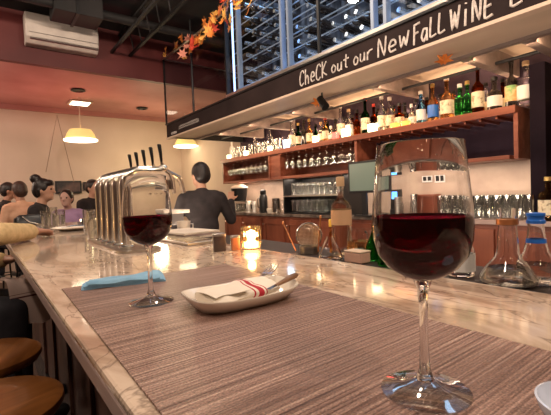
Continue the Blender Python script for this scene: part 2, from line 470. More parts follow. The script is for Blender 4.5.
# ================================================================ THE SETTING
struct(MB().box(-3.2, 3.5, -2.6, 7.8, -.1, 0).build('floor', M_floor))
struct(MB().box(-3.2, 3.6, 7.6, 7.75, 0, 2.90).build('wall_far', M_wall))
struct(MB().box(-3.35, -3.2, -2.6, 7.8, 0, 3.6).build('wall_left', M_dark))
struct(MB().box(-3.2, 3.5, -2.75, -2.6, 0, 3.6).build('wall_near', M_dark))
struct(MB().box(3.35, 3.5, -2.6, 7.6, 0, 3.6).build('wall_right', M_wall))
struct(MB().box(-3.2, 3.35, 5.33, 7.6, 2.846, 2.90).build('ceiling_dining_room', M_pinkceil))
struct(MB().box(-3.2, 3.35, 5.25, 5.33, 2.846, 3.42).build('wall_soffit', M_red))
struct(MB().box(-3.2, 3.35, -2.6, 5.33, 3.42, 3.5).build('ceiling', M_ceil))
struct(MB().box(-3.2, 3.35, 7.54, 7.6, 2.77, 2.846).build('trim_1', M_pinkceil))
# back wall of the bar, behind shelf and counter
struct(MB().box(3.32, 3.35, 1.0, 5.25, 1.81, 3.3).build('trim_2', M_mirror))
struct(MB().box(3.32, 3.35, .3, 5.25, 1.0, 1.43).build('trim_3', M_tile))

# ceiling clutter
t = thing('air_duct', 'boxy dark duct under the black ceiling above the wall air conditioner', 'duct', (1.05, 4.75, 3.19))
MB().box(-.35, .12, -.25, .10, .02, .23).build('duct_body', M_duct, t, bevel=.01)
MB().box(-.15, -.12, -.26, .11, .01, .23).build('flange', M_black, t)
t = thing('ceiling_pipe', 'dark round pipe hung crosswise below the black ceiling', 'pipe', (1.5, 4.6, 3.30))
MB().tube([(-2.2, 0, 0), (1.7, 0, 0)], .05, 12).build('pipe_run', M_duct, t, smooth=True)
for sx in (-1.4, .1, 1.4): MB().tube([(sx, 0, .04), (sx, 0, .12)], .008, 6).build('hanger', M_black, t)
t = thing('ceiling_truss', 'dark lattice truss under the ceiling beside the glass guard', 'truss', (1.45, 4.1, 3.12))
MB().box(-.03, .0, -.9, 1.2, 0, .03).box(.2, .23, -.9, 1.2, .0, .03).box(.08, .12, -.9, 1.2, .24, .27).build('chord', M_duct, t)
for k in range(7):
    MB().tube([(0, -.85+.3*k, .015), (.1, -.7+.3*k, .25), (.21, -.55+.3*k, .015)], .008, 6).build('lattice', M_duct, t)

# wall air conditioner
t = thing('air_conditioner', 'off-white wall air conditioner high on the maroon soffit', 'air conditioner', (.88, 5.25, 3.03))
MB().loft([[(x, y, z) for (y, z) in [(0, 0), (-.13, 0), (-.20, .06), (-.21, .2), (-.18, .33), (0, .33)]] for x in (-.39, .36)]).build('casing', M_ac, t, bevel=.012)
MB().box(-.35, .35, -.207, -.17, .035, .05, rot=Matrix.Rotation(R(0), 3, 'X')).build('louver', mat('ac_louver_dark', (.12, .1, .09), .5), t)
MB().box(-.36, .36, -.214, -.208, .10, .104).build('seam', mat('ac_seam', (.2, .17, .15), .5), t)

# downlights / sprinkler on the dining ceiling
for px, py, lab in [(78, 90, 'black recessed downlight in the pink ceiling below the air conditioner'),
                    (142, 108, 'black recessed downlight in the pink ceiling left of the glass guard')]:
    p = at(px, py, z=2.84)
    t = thing('downlight', lab, 'downlight', p)
    MB().lathe([(0, 0), (.09, 0), (.1, -.012), (.075, -.02), (.06, -.006), (0, -.006)], n=20).build('trim_ring', M_black, t, smooth=True)
p = at(80, 102.5, z=2.84)
t = thing('ceiling_light', 'lit flat ceiling light glaring above the yellow pendant lamp', 'ceiling light', p)
MB().box(-.16, .16, -.16, .16, -.018, .004).build('housing', M_trim, t, bevel=.004)
MB().box(-.13, .13, -.13, .13, -.024, -.018).build('diffuser', mat('ceiling_light_glow', (1, .9, .75), .5, emit=(1, .82, .62), estr=4), t)

# pendant lamps
def pendant(p, s, lab, cord):
    t = thing('pendant_lamp', lab, 'lamp', p)
    MB().lathe([(.10*s, .20*s), (.17*s, .19*s), (.215*s, .12*s), (.245*s, .03*s), (.235*s, .03*s), (.20*s, .12*s), (.16*s, .18*s), (.10*s, .19*s), (.10*s, .20*s)], n=36).build('lamp_shade', M_shade, t, smooth=True)
    MB().lathe([(0, .01*s), (.235*s, .01*s), (.265*s, .0), (.268*s, .025*s), (.245*s, .032*s), (0, .032*s)], n=36).build('diffuser', M_shaderim, t, smooth=True)
    MB().tube([(0, 0, .18*s), (0, 0, cord)], .006, 6).build('cord', M_trim, t)
    return t
p = at(81, 141, Y=6.6)
pendant(p, .90, 'yellow woven dome pendant lamp hanging before the beige wall', 2.846 - p.z)
p = at(186, 147, Y=6.9)
pendant(p, .85, 'pendant lamp partly hidden below the far end of the canopy', 2.846 - p.z)

# thin cable with two legs on the far wall
a0 = at(57, 115, Y=7.5); b0 = at(46, 172, Y=7.5); c0 = at(74, 182, Y=7.5)
tag(MB().tube([b0, a0, c0], .006, 6).build('hanging_cable', mat('thin_grey_wire', (.25, .17, .13), .6)), 'thin wire hanging in an inverted V from the far wall', 'cable')
# framed dark picture on the far wall
p0 = at(55, 181, Y=7.55); p1 = at(82, 193, Y=7.55)
t = thing('wall_picture', 'wide dark picture on the far wall behind the woman with a bun', 'picture', ((p0.x+p1.x)/2, 7.57, (p0.z+p1.z)/2))
hw, hh = abs(p1.x-p0.x)/2, abs(p0.z-p1.z)/2
MB().box(-hw, hw, -.03, .03, -hh, hh).build('frame', M_blackp, t, bevel=.005)
noise_col(mat('dark_print', (.04, .03, .03), .4), 6, [(.4, (.02, .018, .02)), (.62, (.12, .07, .06))])
MB().box(-hw+.03, hw-.03, -.036, -.03, -hh+.03, hh-.03).build('print', MATS['dark_print'], t)
p0 = at(86.5, 186, Y=7.55)
t = thing('wall_picture', 'small dark square picture on the far wall left of the beer taps', 'picture', (p0.x, 7.57, p0.z))
MB().box(-.05, .05, -.03, .03, -.07, .07).build('frame', M_blackp, t, bevel=.005)
MB().box(-.035, .035, -.035, -.03, -.055, .055).build('print', MATS['dark_print'], t)

# ================================================================ CANOPY with the chalk sign
CX, CB, CT = 2.1, 2.074, 2.250
cn = thing('bar_canopy', 'dark-fronted canopy hung over the back bar with chalk writing along it', 'canopy', (CX, 2.8, CB))
off = (CX, 2.8, CB)
MB().box(CX, CX+.04, .2, 5.2, CB, CT).build('sign_board', M_sign, cn, off=off, bevel=.003)
MB().box(CX-.012, CX+.05, .2, 5.215, CB-.018, CB).build('lower_trim', M_trim, cn, off=off)
MB().box(CX-.012, CX+.05, .2, 5.215, CT-.0, CT+.016).build('upper_trim', M_black, cn, off=off)
MB().box(CX+.05, 2.5, .2, 5.2, CB+.01, CB+.03).build('soffit_board', M_canopy, cn, off=off)
MB().box(CX+.04, 3.32, .2, 5.2, CT-.02, CT).build('roof_board', M_canopy, cn, off=off)
MB().box(2.5, 2.54, .2, 5.2, CB-.01, CB+.10).build('inner_beam', M_beam, cn, off=off)
for y in [at(385, 92, X=2.7).y, at(525, 48, X=2.5).y, at(470, 62, X=2.6).y, 3.1, 3.9, 4.6]:
    MB().box(2.54, 3.3, y-.03, y+.03, CB-.012, CB+.12).build('cross_beam', M_beam, cn, off=off)
MB().box(CX+.04, 3.32, 5.16, 5.2, CB, CT).build('end_board', M_black, cn, off=off)
for x in (2.9,):
    MB().tube([(x, .4, CB+.02), (x, 5.1, CB+.02)], .012, 8).build('light_track', M_black, cn, off=off)

# chalk lettering
G = {
 'C': [[(.95,.78),(.7,.98),(.3,.9),(.05,.5),(.15,.12),(.5,0),(.9,.15)]],
 'h': [[(.1,1),(.12,0)],[(.12,.35),(.45,.58),(.7,.4),(.75,0)]],
 'e': [[(.12,.28),(.8,.34),(.7,.58),(.35,.6),(.1,.3),(.3,.02),(.85,.06)]],
 'c': [[(.8,.52),(.4,.6),(.1,.3),(.35,0),(.85,.06)]],
 'K': [[(.12,1),(.12,0)],[(.85,.95),(.15,.42),(.95,.1)]],
 'o': [[(.45,.6),(.1,.35),(.25,.02),(.7,.04),(.85,.35),(.45,.6)]],
 'u': [[(.12,.6),(.12,.1),(.45,0),(.75,.2),(.78,.62)],[(.78,.62),(.85,0)]],
 't': [[(.5,1),(.45,.1),(.75,0)],[(.05,.62),(.95,.68)]],
 'r': [[(.12,.6),(.15,0)],[(.15,.35),(.45,.62),(.95,.66)]],
 'N': [[(.08,0),(.12,.98),(.75,.02),(.9,1)]],
 'w': [[(.05,.65),(.25,.02),(.5,.5),(.72,.04),(.95,.75)]],
 'F': [[(.15,1),(.12,0)],[(.1,.98),(.95,1.02)],[(.12,.55),(.75,.58)]],
 'a': [[(.8,.58),(.35,.6),(.08,.25),(.4,0),(.78,.3)],[(.8,.62),(.85,0)]],
 'L': [[(.2,1),(.12,.08),(.95,.12)]],
 'W': [[(.02,.95),(.28,.02),(.5,.75),(.72,.02),(1,1)]],
 'i': [[(.5,.72),(.48,0)],[(.5,.95),(.54,1.0)]],
 'E': [[(.85,.95),(.2,.9),(.15,.05),(.9,.1)],[(.18,.5),(.75,.53)]],
 's': [[(.8,.58),(.3,.6),(.25,.38),(.75,.25),(.65,.02),(.1,.05)]],
}
def write(word, pa, pb, zb, h, r=.0058, slant=.10):
    ya, yb = yy(pa, CX, 2.16), yy(pb, CX, 2.16)
    n = len(word); w_ = (ya - yb) / n; letters = MB()
    for i, ch in enumerate(word):
        y0 = ya - i*w_
        jz = random.uniform(-.004, .006)
        for st in G[ch]:
            pts = [(CX-.0025, y0 - (u + slant*(v-.5))*w_*.86, zb + jz + v*h) for u, v in st]
            # subdivide for roundness
            P = [Vector(p) for p in pts]; Q = []
            if len(P) > 2:
                for k in range(len(P)-1):
                    p0, p1, p2, p3 = P[max(k-1, 0)], P[k], P[k+1], P[min(k+2, len(P)-1)]
                    for q in range(4):
                        t_ = q/4
                        c = .5*((2*p1)+(p2-p0)*t_+(2*p0-5*p1+4*p2-p3)*t_**2+(3*p1-p0-3*p2+p3)*t_**3)
                        Q.append(p1.lerp(p2, t_)*.35 + c*.65)
                Q.append(P[-1])
            else: Q = P
            letters.tube(Q, r, 6)
    letters.build('chalk_word', M_chalk, cn, off=off)
write('CheCK', 300, 328, EYE+.856, .118, .0050)
write('out', 331.5, 350, EYE+.868, .090, .0050)
write('our', 353.5, 374, EYE+.868, .090, .0050)
write('New', 378, 411, EYE+.858, .116, .0062)
write('FaLL', 413.5, 447, EYE+.852, .116, .0062)
write('WiNE', 450.5, 496, EYE+.852, .118, .0066)
write('L', 510, 526, EYE+.852, .118, .0066)
# small faded chalk scribbles near the far end
for px0, px1, z0, hgt in ((179, 199, .885, .05), (171.5, 176.5, .85, .03)):
    ya, yb = yy(px0, CX, 2.16), yy(px1, CX, 2.16); letters = MB()
    for lv in (0, .5):
        pts = [(CX-.001, ya+(yb-ya)*k/26, EYE+z0+hgt*lv+(hgt*.42 if k % 2 else 0)*random.uniform(.6, 1.2)) for k in range(27)]
        letters.tube(pts, .0028, 4)
    letters.build('faded_chalk_writing', M_chalk, cn, off=off)

# spotlights and orange leaf under canopy
p = at(321, 93, z=CB-.03)
p = at(322, 95, X=2.34)
t = thing('track_spotlight', 'black track spotlight under the canopy beside an orange leaf', 'spotlight', (p.x, p.y, CB))
MB().tube([(0, 0, .01), (0, 0, -.05)], .008, 8).build('stem', M_black, t)
MB().cone((0, .03, -.03), (0, -.04, -.12), .028, .036, 16).build('lamp_head', M_black, t, smooth=True)

def leaf_mesh(s, rnd):
    """five-lobed autumn leaf, creased and slightly thick"""
    m = MB(); ang = [90, 62, 40, 18, -8, -40, -70, -90, -110, -140, 188, 162, 140, 118]
    rad = [1, .45, .85, .4, .8, .35, .45, .2, .45, .35, .8, .4, .85, .45]
    top = [m.bm.verts.new((math.cos(R(a))*r*s, math.sin(R(a))*r*s, .16*s*abs(math.cos(R(a)))*r + rnd.uniform(-.05, .08)*s)) for a, r in zip(ang, rad)]
    bot = [m.bm.verts.new(v.co - Vector((0, 0, .018*s))) for v in top]
    c1 = m.bm.verts.new((0, 0, 0)); c2 = m.bm.verts.new((0, 0, -.018*s)); n = len(top)
    for i in range(n):
        j = (i+1) % n
        m.bm.faces.new((c1, top[i], top[j])); m.bm.faces.new((c2, bot[j], bot[i])); m.bm.faces.new((top[i], bot[i], bot[j], top[j]))
    return m
LEAFM = [mat('leaf_orange', (.85, .26, .05), .55), mat('leaf_red', (.62, .06, .03), .55), mat('leaf_gold', (.85, .45, .10), .55), mat('leaf_pink', (.72, .28, .2), .55)]
for lm in LEAFM:
    pass
rnd = random.Random(3)
for (px, py, s, lab) in [(318, 103, .085, 'orange autumn leaf hanging under the canopy by the black spotlight'), (444, 61, .075, 'orange autumn leaf hanging under the canopy above the shelf bottles')]:
    p = at(px, py, X=2.36)
    o = leaf_mesh(s, rnd).build('autumn_leaf', LEAFM[0]); o.location = p + Vector((0, 0, 0)); o.rotation_euler = (R(72), R(8), R(-70))
    tag(o, lab, 'leaf')
    st = MB().tube([(0, 0, 0), (0, s*.3 + .0, s*.0), (0, s*1.0, 0)], .0015, 5).build('stem', M_cork, o)

# glass guard above the far end of canopy
GT = 3.14
t = thing('glass_guard', 'frameless glass guard on top of the far end of the canopy', 'glass guard', (CX, 4.4, CT+.016)); off = (CX, 4.4, CT+.016)
MB().box(CX, CX+.012, 3.55, 5.2, CT+.016, GT).build('side_pane', M_pane, t, off=off)
MB().box(CX+.012, 3.3, 5.19, 5.2, CT+.016, GT).build('end_pane', M_pane, t, off=off)
MB().box(CX-.006, CX+.018, 3.55, 5.21, GT, GT+.012).box(CX, 3.3, 5.185, 5.205, GT, GT+.012).build('top_rail', M_steel, t, off=off)
MB().box(CX-.006, CX+.014, 5.19, 5.21, CT+.016, GT).build('corner_post', M_black, t, off=off)
t = thing('hanger_rod', 'thin black steel rod holding up the far end of the canopy', 'rod', (CX+.06, yy(189.5, CX, CT), CT+.017))
MB().tube([(0, 0, 0), (0, 0, 3.42-CT-.017)], .014, 8).build('rod_shaft', M_black, t, smooth=True)

# leaf garland along the rail
gt = thing('leaf_garland', 'garland of orange and red autumn leaves along the glass guard rail', 'garland', (CX-.03, 4.2, GT+.02)); off = (CX-.03, 4.2, GT+.02)
path = [(168, 57), (178, 49), (188, 45), (197, 36), (206, 30), (214, 22), (224, 10), (234, 2), (244, -8)]
PP = [at(px, py-2, X=CX-.03) for px, py in path]
MB().tube(PP, .006, 6).build('stem', mat('twig', (.16, .08, .04), .7), gt, off=off)
spots = []
for a_, b_ in zip(PP, PP[1:]):
    for q in range(8): spots.append(a_.lerp(b_, q/8))
for i, p in enumerate(spots):
    if i < 6 and i % 3: continue
    k = rnd.choice([0, 0, 1, 2, 3])
    o = leaf_mesh(rnd.uniform(.05, .085) * (.75 if i < 14 else 1.15), rnd).build('leaf', LEAFM[k], gt)
    dz = -rnd.uniform(-.06, .17) if i > 10 else rnd.uniform(-.03, .02)
    o.location = p - Vector(off) + Vector((rnd.uniform(-.07, .01), rnd.uniform(-.06, .06), dz))
    o.rotation_euler = (R(rnd.uniform(40, 120)), R(rnd.uniform(-40, 40)), R(-90 + rnd.uniform(-50, 50)))
# leaves hanging down over the display's far post
for px, py in [(222, 22), (229, 30), (226, 14), (250, 4), (248, 12), (231, 20)]:
    p = at(px, py, X=CX-.07)
    o = leaf_mesh(rnd.uniform(.06, .09), rnd).build('leaf', LEAFM[rnd.choice([0, 0, 1, 2])], gt)
    o.location = p - Vector(off); o.rotation_euler = (R(rnd.uniform(50, 110)), R(rnd.uniform(-40, 40)), R(-90 + rnd.uniform(-50, 50)))

# ================================================================ WINE DISPLAY above the canopy
wy0, wy1 = .5, yy(226, CX, 2.3)
t = thing('wine_display', 'tall blue-lit glass wine display standing on the canopy', 'wine display', (2.5, 2.5, CT+.016)); off = (2.5, 2.5, CT+.016)
MB().box(CX+.42, CX+.45, wy0, wy1, CT+.016, 3.42).build('back_panel', noise_col(mat('slate_panel', (.05, .06, .08), .35), 5, [(.40, (.006, .008, .014)), (.62, (.10, .13, .19))], stretch=(1, 3, .7)), t, off=off)
posts = [yy(p, CX, CT) for p in (227, 239, 282, 289, 372.5, 385, 470)]
for i, y in enumerate(posts):
    MB().box(CX, CX+.05, y-.012, y+.012, CT+.016, 3.42).build('post', M_black if i in (0,) else mat('display_frame', (.22, .27, .36), .45, .4), t, off=off)
for i, y in enumerate([yy(p, CX, CT) for p in (230.5, 287, 383)]):
    MB().box(CX+.052, CX+.06, y-.014, y+.014, CT+.02, 3.5).build('light_strip', M_led, t, off=off)
MB().box(CX, CX+.02, yy(319, CX, CT)-.012, yy(319, CX, CT)+.012, CT+.016, 3.42).build('door_post', M_black, t, off=off)
MB().box(CX+.004, CX+.014, wy0, wy1, CT+.045, 3.50).build('front_pane', M_pane, t, off=off)
MB().box(CX-.004, CX+.05, wy0, wy1, CT+.016, CT+.045).build('lower_rail', M_steel, t, off=off)
M_wire = mat('wire_rail', (.40, .46, .55), .4, .8)
zr = [CT+.10+.125*k for k in range(9)]
for z in zr:
    MB().tube([(CX+.10, wy0, z), (CX+.10, wy1, z)], .0055, 6).build('wire_rail', M_wire, t, off=off)
    MB().tube([(CX+.36, wy0, z), (CX+.36, wy1, z)], .0055, 6).build('wire_rail', M_wire, t, off=off)
# bottles lying in the wires, necks to the front
def bottle_prof(r, h, nr, sh0, sh1):
    """closed bottle outline"""
    return [(0, .002), (r*.8, 0), (r, .006), (r, sh0), (r*.86, sh0+(sh1-sh0)*.35), (nr*1.25, sh1-(sh1-sh0)*.15), (nr, sh1), (nr, h-.012), (nr*1.12, h-.011), (nr*1.12, h), (0, h)]
wb = thing('wine_bottle', 'dark wine bottle lying neck forward on the display wires', 'wine bottle', (0, 0, 0), group='wine bottles lying in the blue-lit display')
MB().lathe(bottle_prof(.037, .30, .014, .19, .235), n=14).build('bottle_glass', M_darkb, wb, smooth=True)
MB().lathe([(0, .304), (.017, .304), (.0165, .225), (.0145, .225)], n=12).build('foil_capsule', M_foil, wb, smooth=True)
first = True
cols = [yy(p, CX+.1, 2.6) for p in (247, 262, 275, 299, 309, 332, 345, 358, 400, 420, 445)]
for ci, y in enumerate(cols):
    for k, z in enumerate(zr[:8]):
        if proj((CX+.1, y, z))[1] < -14 or rnd.random() < .08: continue
        yj = y + rnd.uniform(-.015, .015)
        rot = (R(90+180), 0, R(90))
        if first:
            wb.location = (CX+.40, yj, z+.046); wb.rotation_euler = (0, R(-90), 0); first = False
            proto_wb = wb
        else:
            dup(proto_wb, (CX+.40, yj, z+.046), rot=(0, R(-90), R(rnd.uniform(-4, 4))))

# ================================================================ BACK BAR: shelf, counter
SX, SB, ST = 3.0, 1.430, 1.802      # front, bottom, top of the shelf case
KT = 1.0
DV = [5.27, yy(269, SX, 1.7), yy(281, SX+.02, 1.6), yy(356, SX, 1.65), 2.2, yy(516, SX, 1.65)]
DV[4] = DV[3] - .02
COLY = yy(540.5, 3.02, 1.4)
t = thing('wall_shelf', 'long cherry wood wall shelf with open bays holding the bottles', 'shelf', (3.16, 3.2, SB)); off = (3.16, 3.2, SB)
MB().box(SX-.02, 3.32, 1.15, 5.3, ST-.055, ST).build('top_board', M_shelf, t, off=off, bevel=.004)
MB().box(SX, 3.32, 1.2, 5.28, SB, SB+.03).build('bottom_board', M_shelf, t, off=off, bevel=.003)
for y in (DV[0]-.01, DV[1], DV[2], DV[3], DV[5]):
    MB().box(SX-.005, 3.32, y-.014, y+.014, SB, ST-.055).build('divider', M_shelf, t, off=off)
for ya, yb in ((DV[2], DV[1]),):
    MB().box(SX+.01, SX+.03, ya, yb, SB+.03, ST-.055).build('face_panel', M_shelf, t, off=off)
MB().box(3.305, 3.32, DV[5], DV[3], SB+.03, ST-.055).build('mirror_back', M_mirror, t, off=off)
MB().box(3.305, 3.32, DV[3], DV[0], SB+.03, ST-.055).build('wood_back', M_front, t, off=off)
yk = 1.28
while yk < 5.2:
    if not (abs(yk-DV[3]) < .03 or DV[2]-.02 < yk < DV[1]+.02):
        MB().box(SX-.005, 3.30, yk-.007, yk+.007, ST-.075, ST-.055).build('stem_rail', M_front, t, off=off)
    yk += .115
# support column
t = thing('support_column', 'dark square column between back counter and canopy', 'column', (3.1, COLY, KT))
MB().box(-.10, .14, -.04, .055, 0, CB-KT-.02).build('shaft', noise_col(mat('dark_column', (.012, .008, .012), .9, spec=.1), 3, [(.3, (.008, .005, .009)), (.7, (.02, .013, .02))]), t, bevel=.004)
MB().box(-.11, .15, -.05, .065, 0, .02).build('base_plate', M_black, t)
# right-hand shelf beyond the column
t = thing('wall_shelf', 'shelf end cut off by the right edge, beyond the dark column', 'shelf', (3.16, .7, 1.40)); off = (3.16, .7, 1.40)
MB().box(2.98, 3.32, .3, COLY-.09, 1.75, 1.80).build('top_board', M_shelf, t, off=off)
MB().box(2.98, 3.32, COLY-.12, COLY-.09, 1.38, 1.75).build('side_board', M_shelf, t, off=off)
MB().box(2.98, 3.32, .3, COLY-.12, 1.38, 1.41).build('bottom_board', M_shelf, t, off=off)

# back counter
KX = 2.97
t = thing('back_counter', 'long cherry wood back counter with dark stone top', 'counter', (3.2, 3.3, 0)); off = (3.2, 3.3, 0)
MB().box(KX, 3.31, .2, 5.23, .10, .965).build('carcass', M_front, t, off=off)
MB().box(KX-.03, 3.31, 1.45, 5.25, .965, KT).build('worktop', noise_col(mat('dark_worktop', (.1, .075, .06), .25), 9, [(.35, (.05, .04, .035)), (.7, (.22, .17, .14))]), t, off=off, bevel=.004)
MB().box(KX-.03, 3.31, .2, 1.45, .965, KT).build('worktop', M_edge, t, off=off, bevel=.004)
MB().box(KX+.03, 3.31, .2, 5.23, 0, .10).build('plinth', M_black, t, off=off)
y = .3
while y < 5.15:
    d = MB()
    d.box(KX-.02, KX, y+.012, y+.39, .14, .93)
    dd = d.build('door', M_front, t, off=off, bevel=.004)
    fr = MB().box(KX-.028, KX-.02, y+.012, y+.08, .14, .93).box(KX-.028, KX-.02, y+.39, y+.39, .14, .93).box(KX-.028, KX-.02, y+.08, y+.39, .865, .93).box(KX-.028, KX-.02, y+.08, y+.39, .14, .22)
    fr.build('door_frame', M_front, dd, off=off)
    MB().ball((KX-.04, y+.42, .86), .012, 8).build('knob', M_chrome, dd, off=off, smooth=True)
    y += .49

# ================================================================ THE BAR
BX0, BX1, BT = .092, .725, 1.07
bt_ = thing('bar_counter', 'long bar with polished cream and brown marble top', 'bar counter', (.5, 1.6, 0)); off = (.5, 1.6, 0)
MB().box(BX0, BX1, -.9, 3.8, BT-.012, BT).build('marble_top', M_marble, bt_, off=off, bevel=.004)
MB().box(BX0+.001, BX1-.001, -.9, 3.8, BT-.036, BT-.012).build('slab_edge', M_edge, bt_, off=off, bevel=.003)
MB().box(.30, .34, -.9, 3.75, .10, BT-.036).build('front_panel', M_barwood, bt_, off=off)
y = -.8
while y < 3.1:
    MB().box(.285, .30, y, y+.05, .12, BT-.05).build('stile', M_barwood, bt_, off=off, bevel=.003); y += .47
MB().box(.34, 0.98, -.9, 3.75, .0, .93).build('bar_body', M_barwood, bt_, off=off)
MB().box(.27, .31, -.9, 3.75, 0, .12).build('kick_board', M_black, bt_, off=off)
MB().box(BX1, .97, -.9, 3.75, 1.030, 1.052).build('service_ledge', mat('dark_rubber', (.03, .02, .017), .5), bt_, off=off, bevel=.003)
MB().box(.34, 0.98, -.9, 3.75, .93, 1.024).build('apron', M_barwood, bt_, off=off)
MB().tube([(.12, -.9, .22), (.12, 3.2, .22)], .022, 12).build('foot_rail', mat('worn_brass', (.35, .22, .1), .35, .9), bt_, off=off, smooth=True)

# placemat (woven, ribs run across the bar)
ZM = BT
cor = [(.096, -.25), (.453, -.25), (.493, .878), (.123, .89)]
def matfn(u, v):
    a = Vector((*cor[0], 0)).lerp(Vector((*cor[1], 0)), u); b = Vector((*cor[3], 0)).lerp(Vector((*cor[2], 0)), u)
    p = a.lerp(b, v); p.z = .0003
    return p
o = MB().sheet(matfn, 8, 24, .0022).build('placemat', M_weave); o.location = (0, 0, ZM)
tag(o, 'brown woven ribbed runner mat lying along the marble bar', 'placemat')
MT = BT + .0026

# ---- wine glasses
H = .225
foot_p = [(0, .0), (.037, 0), (.0405, .0012), (.0405, .0024), (.034, .0038), (.018, .0075), (.0085, .0125), (0, .0125)]
stem_p = [(0, .0122), (.0084, .0127), (.0050, .022), (.0040, .045), (.0040, .07), (.0050, .084), (.0088, .0928), (0, .0928)]
out_p = [(0, .0925), (.009, .093), (.020, .0985), (.031, .107), (.0395, .120), (.0438, .138), (.0448, .154), (.0438, .172), (.0412, .195), (.0385, .2245), (.0381, .2255), (.0376, .2245)]
in_p = [(.0402, .195), (.0428, .172), (.0437, .154), (.0427, .138), (.0384, .1206), (.0300, .1084), (.019, .1004), (.0085, .097), (0, .0962)]
wine_in = [(0, .0961), (.0086, .0969), (.0191, .1003), (.0301, .1083), (.0385, .1205), (.0428, .138), (.0438, .154)]
def _up(pr):       # longer stem, shallower bowl
    return [(r, z if z > .154 else .1030 + (z-.0925)*(.0510/.0615)) for r, z in pr]
out_p, in_p, wine_in = [(0, .1030)] + _up(out_p[1:]), _up(in_p), _up(wine_in)
stem_p = [(r, z if z < .05 else z + .0105) for r, z in stem_p]
def wine_glass(loc, label, lvl, rz=0, sc=(.91, .91, .945)):
    t = thing('wine_glass', label, 'wine glass', loc, rz)
    t.scale = sc
    MB().lathe(out_p + in_p, n=96).build('glass_bowl', M_crystal, t, smooth=True)
    MB().lathe(stem_p, n=32).build('stem', M_crystal, t, smooth=True)
    MB().lathe(foot_p, n=72).build('foot', M_foot, t, smooth=True)
    prof = [p for p in wine_in if p[1] < lvl]
    # inner radius at the level
    rr = .0438 - max(0, (lvl-.154))*.055
    prof = prof + [(rr, lvl), (rr-.001, lvl-.0003), (0, lvl-.0003)]
    MB().lathe(prof, n=72).build('red_wine', M_wine, t, smooth=True)
    return t
p = at(425.5, 392, z=MT)
wine_glass((p.x, p.y, MT), 'large wine glass of red wine at the right front of the bar', .161)
p = at(151.5, 302, z=MT)
wine_glass((p.x, p.y, MT), 'second wine glass of red wine beside the blue napkin', .155)

# ---- plate with napkin, fork and knife
pc = at(242, 302, z=MT)
pang = R(-3)
PL = (pc.x, pc.y, MT)
t = thing('serving_dish', 'oblong cream ceramic dish with rounded corners on the mat', 'dish', PL, pang)
def lift(x, y): return .006 * (abs(x)/.12)**2
rings = [rrect(0, 0, .085, .032, 0, 3.2), rrect(0, 0, .098, .043, .002, 3.2), rrect(0, 0, .112, .054, .014, 3.4, dz=lift), rrect(0, 0, .119, .059, .0235, 3.6, dz=lift),
         rrect(0, 0, .1185, .0588, .026, 3.6, dz=lift), rrect(0, 0, .115, .056, .0255, 3.6, dz=lift), rrect(0, 0, .106, .048, .014, 3.4, dz=lift), rrect(0, 0, .096, .040, .0065, 3.2), rrect(0, 0, .02, .01, .006, 3.2)]
t.scale = (.79, 1.02, .80)
MB().loft(rings).build('dish_body', M_ceramic, t, smooth=True)
def roll(x): return 0
nap = MB()
rg = []
for i in range(29):
    x = -.082 + .150*i/28
    wv = .0016*math.sin(i*.9) ; tt = min(1, (i+.6)/5, (28.6-i)/2)
    a_, b_ = .036 + .003*math.sin(i*.35) , (.0145 + .002*math.sin(i*.5))*(.55+.45*tt)
    rg.append([(x + .004*math.cos(2*PI*k/26), a_*math.cos(2*PI*k/26)+wv, .0235 + b_*math.sin(2*PI*k/26) + .0018*math.sin(3*2*PI*k/26+i*.3) + (.004 if 0 < k < 7 else 0)) for k in range(26)])
nap.loft(rg)
o = nap.build('napkin', M_napkin, smooth=True); o.location = (pc.x, pc.y, MT + .0015); o.rotation_euler = (0, R(-1.5), pang + R(7)); o.scale = (.84, 1.02, .72)
tag(o, 'rolled white linen napkin with dark red stripes in the dish', 'napkin')
fold = MB().sheet(lambda u, v: (-.084+.075*u, -.034+.052*v*(1-.4*u)+.004*math.sin(u*5), .0365 + .003*math.sin(3*v)+.001*math.sin(9*u)), 12, 8, .0014).build('napkin_flap', M_napkin, o, smooth=True)
# fork
def fork():
    t = thing('fork', 'silver fork sticking out of the rolled napkin', 'fork', (0, 0, 0))
    m = MB()
    hp = [(-.055, 0, 0), (-.02, 0, .001), (.02, 0, .002), (.042, 0, .003)]
    m.loft([rrect(0, 0, .001, .001, 0)]) if False else None
    rg = []
    for x, wd, z in [(-.05, .0045, .0), (-.02, .004, 0), (.01, .003, .001), (.035, .003, .002), (.044, .007, .001), (.05, .0115, .0), (.062, .0125, .0)]:
        rg.append([(x, -wd, z-.001), (x, wd, z-.001), (x, wd, z+.001), (x, -wd, z+.001)])
    m.loft(rg).build('fork_handle', M_chrome, t, smooth=False)
    for k in range(4):
        y = -.0108 + .0072*k
        MB().tube([(.061, y, 0), (.08, y, -.001), (.102, y*.92, .003)], [.0017, .0015, .0009], 6).build('tine', M_chrome, t, smooth=True)
    return t
f = fork()
pf0 = at(252, 281, z=MT+.040)
fa, fb = at(255, 286, z=MT+.022), at(274.5, 265.5, z=MT+.040)
fd = fb - fa; f.location = fb - fd.normalized()*.102*.8; f.scale = (.8, .8, .8)
f.rotation_euler = (0, -math.asin(fd.normalized().z), math.atan2(fd.y, fd.x))
ka, kb = at(273, 287, z=MT+.026), at(296.5, 274.5, z=MT+.034)
kd = kb - ka
k = thing('table_knife', 'table knife with its bronze handle out of the rolled napkin', 'knife', kb - kd.normalized()*.062*.72)
k.scale = (.72, .72, .72); k.rotation_euler = (0, -math.asin(kd.normalized().z), math.atan2(kd.y, kd.x))
rg = []
for x, wd, th in [(-.02, .005, .0030), (0, .006, .0045), (.03, .0085, .006), (.052, .0092, .0066), (.060, .007, .005), (.062, .003, .002)]:
    rg.append([(x, wd*math.cos(2*PI*q/14), th*math.sin(2*PI*q/14)) for q in range(14)])
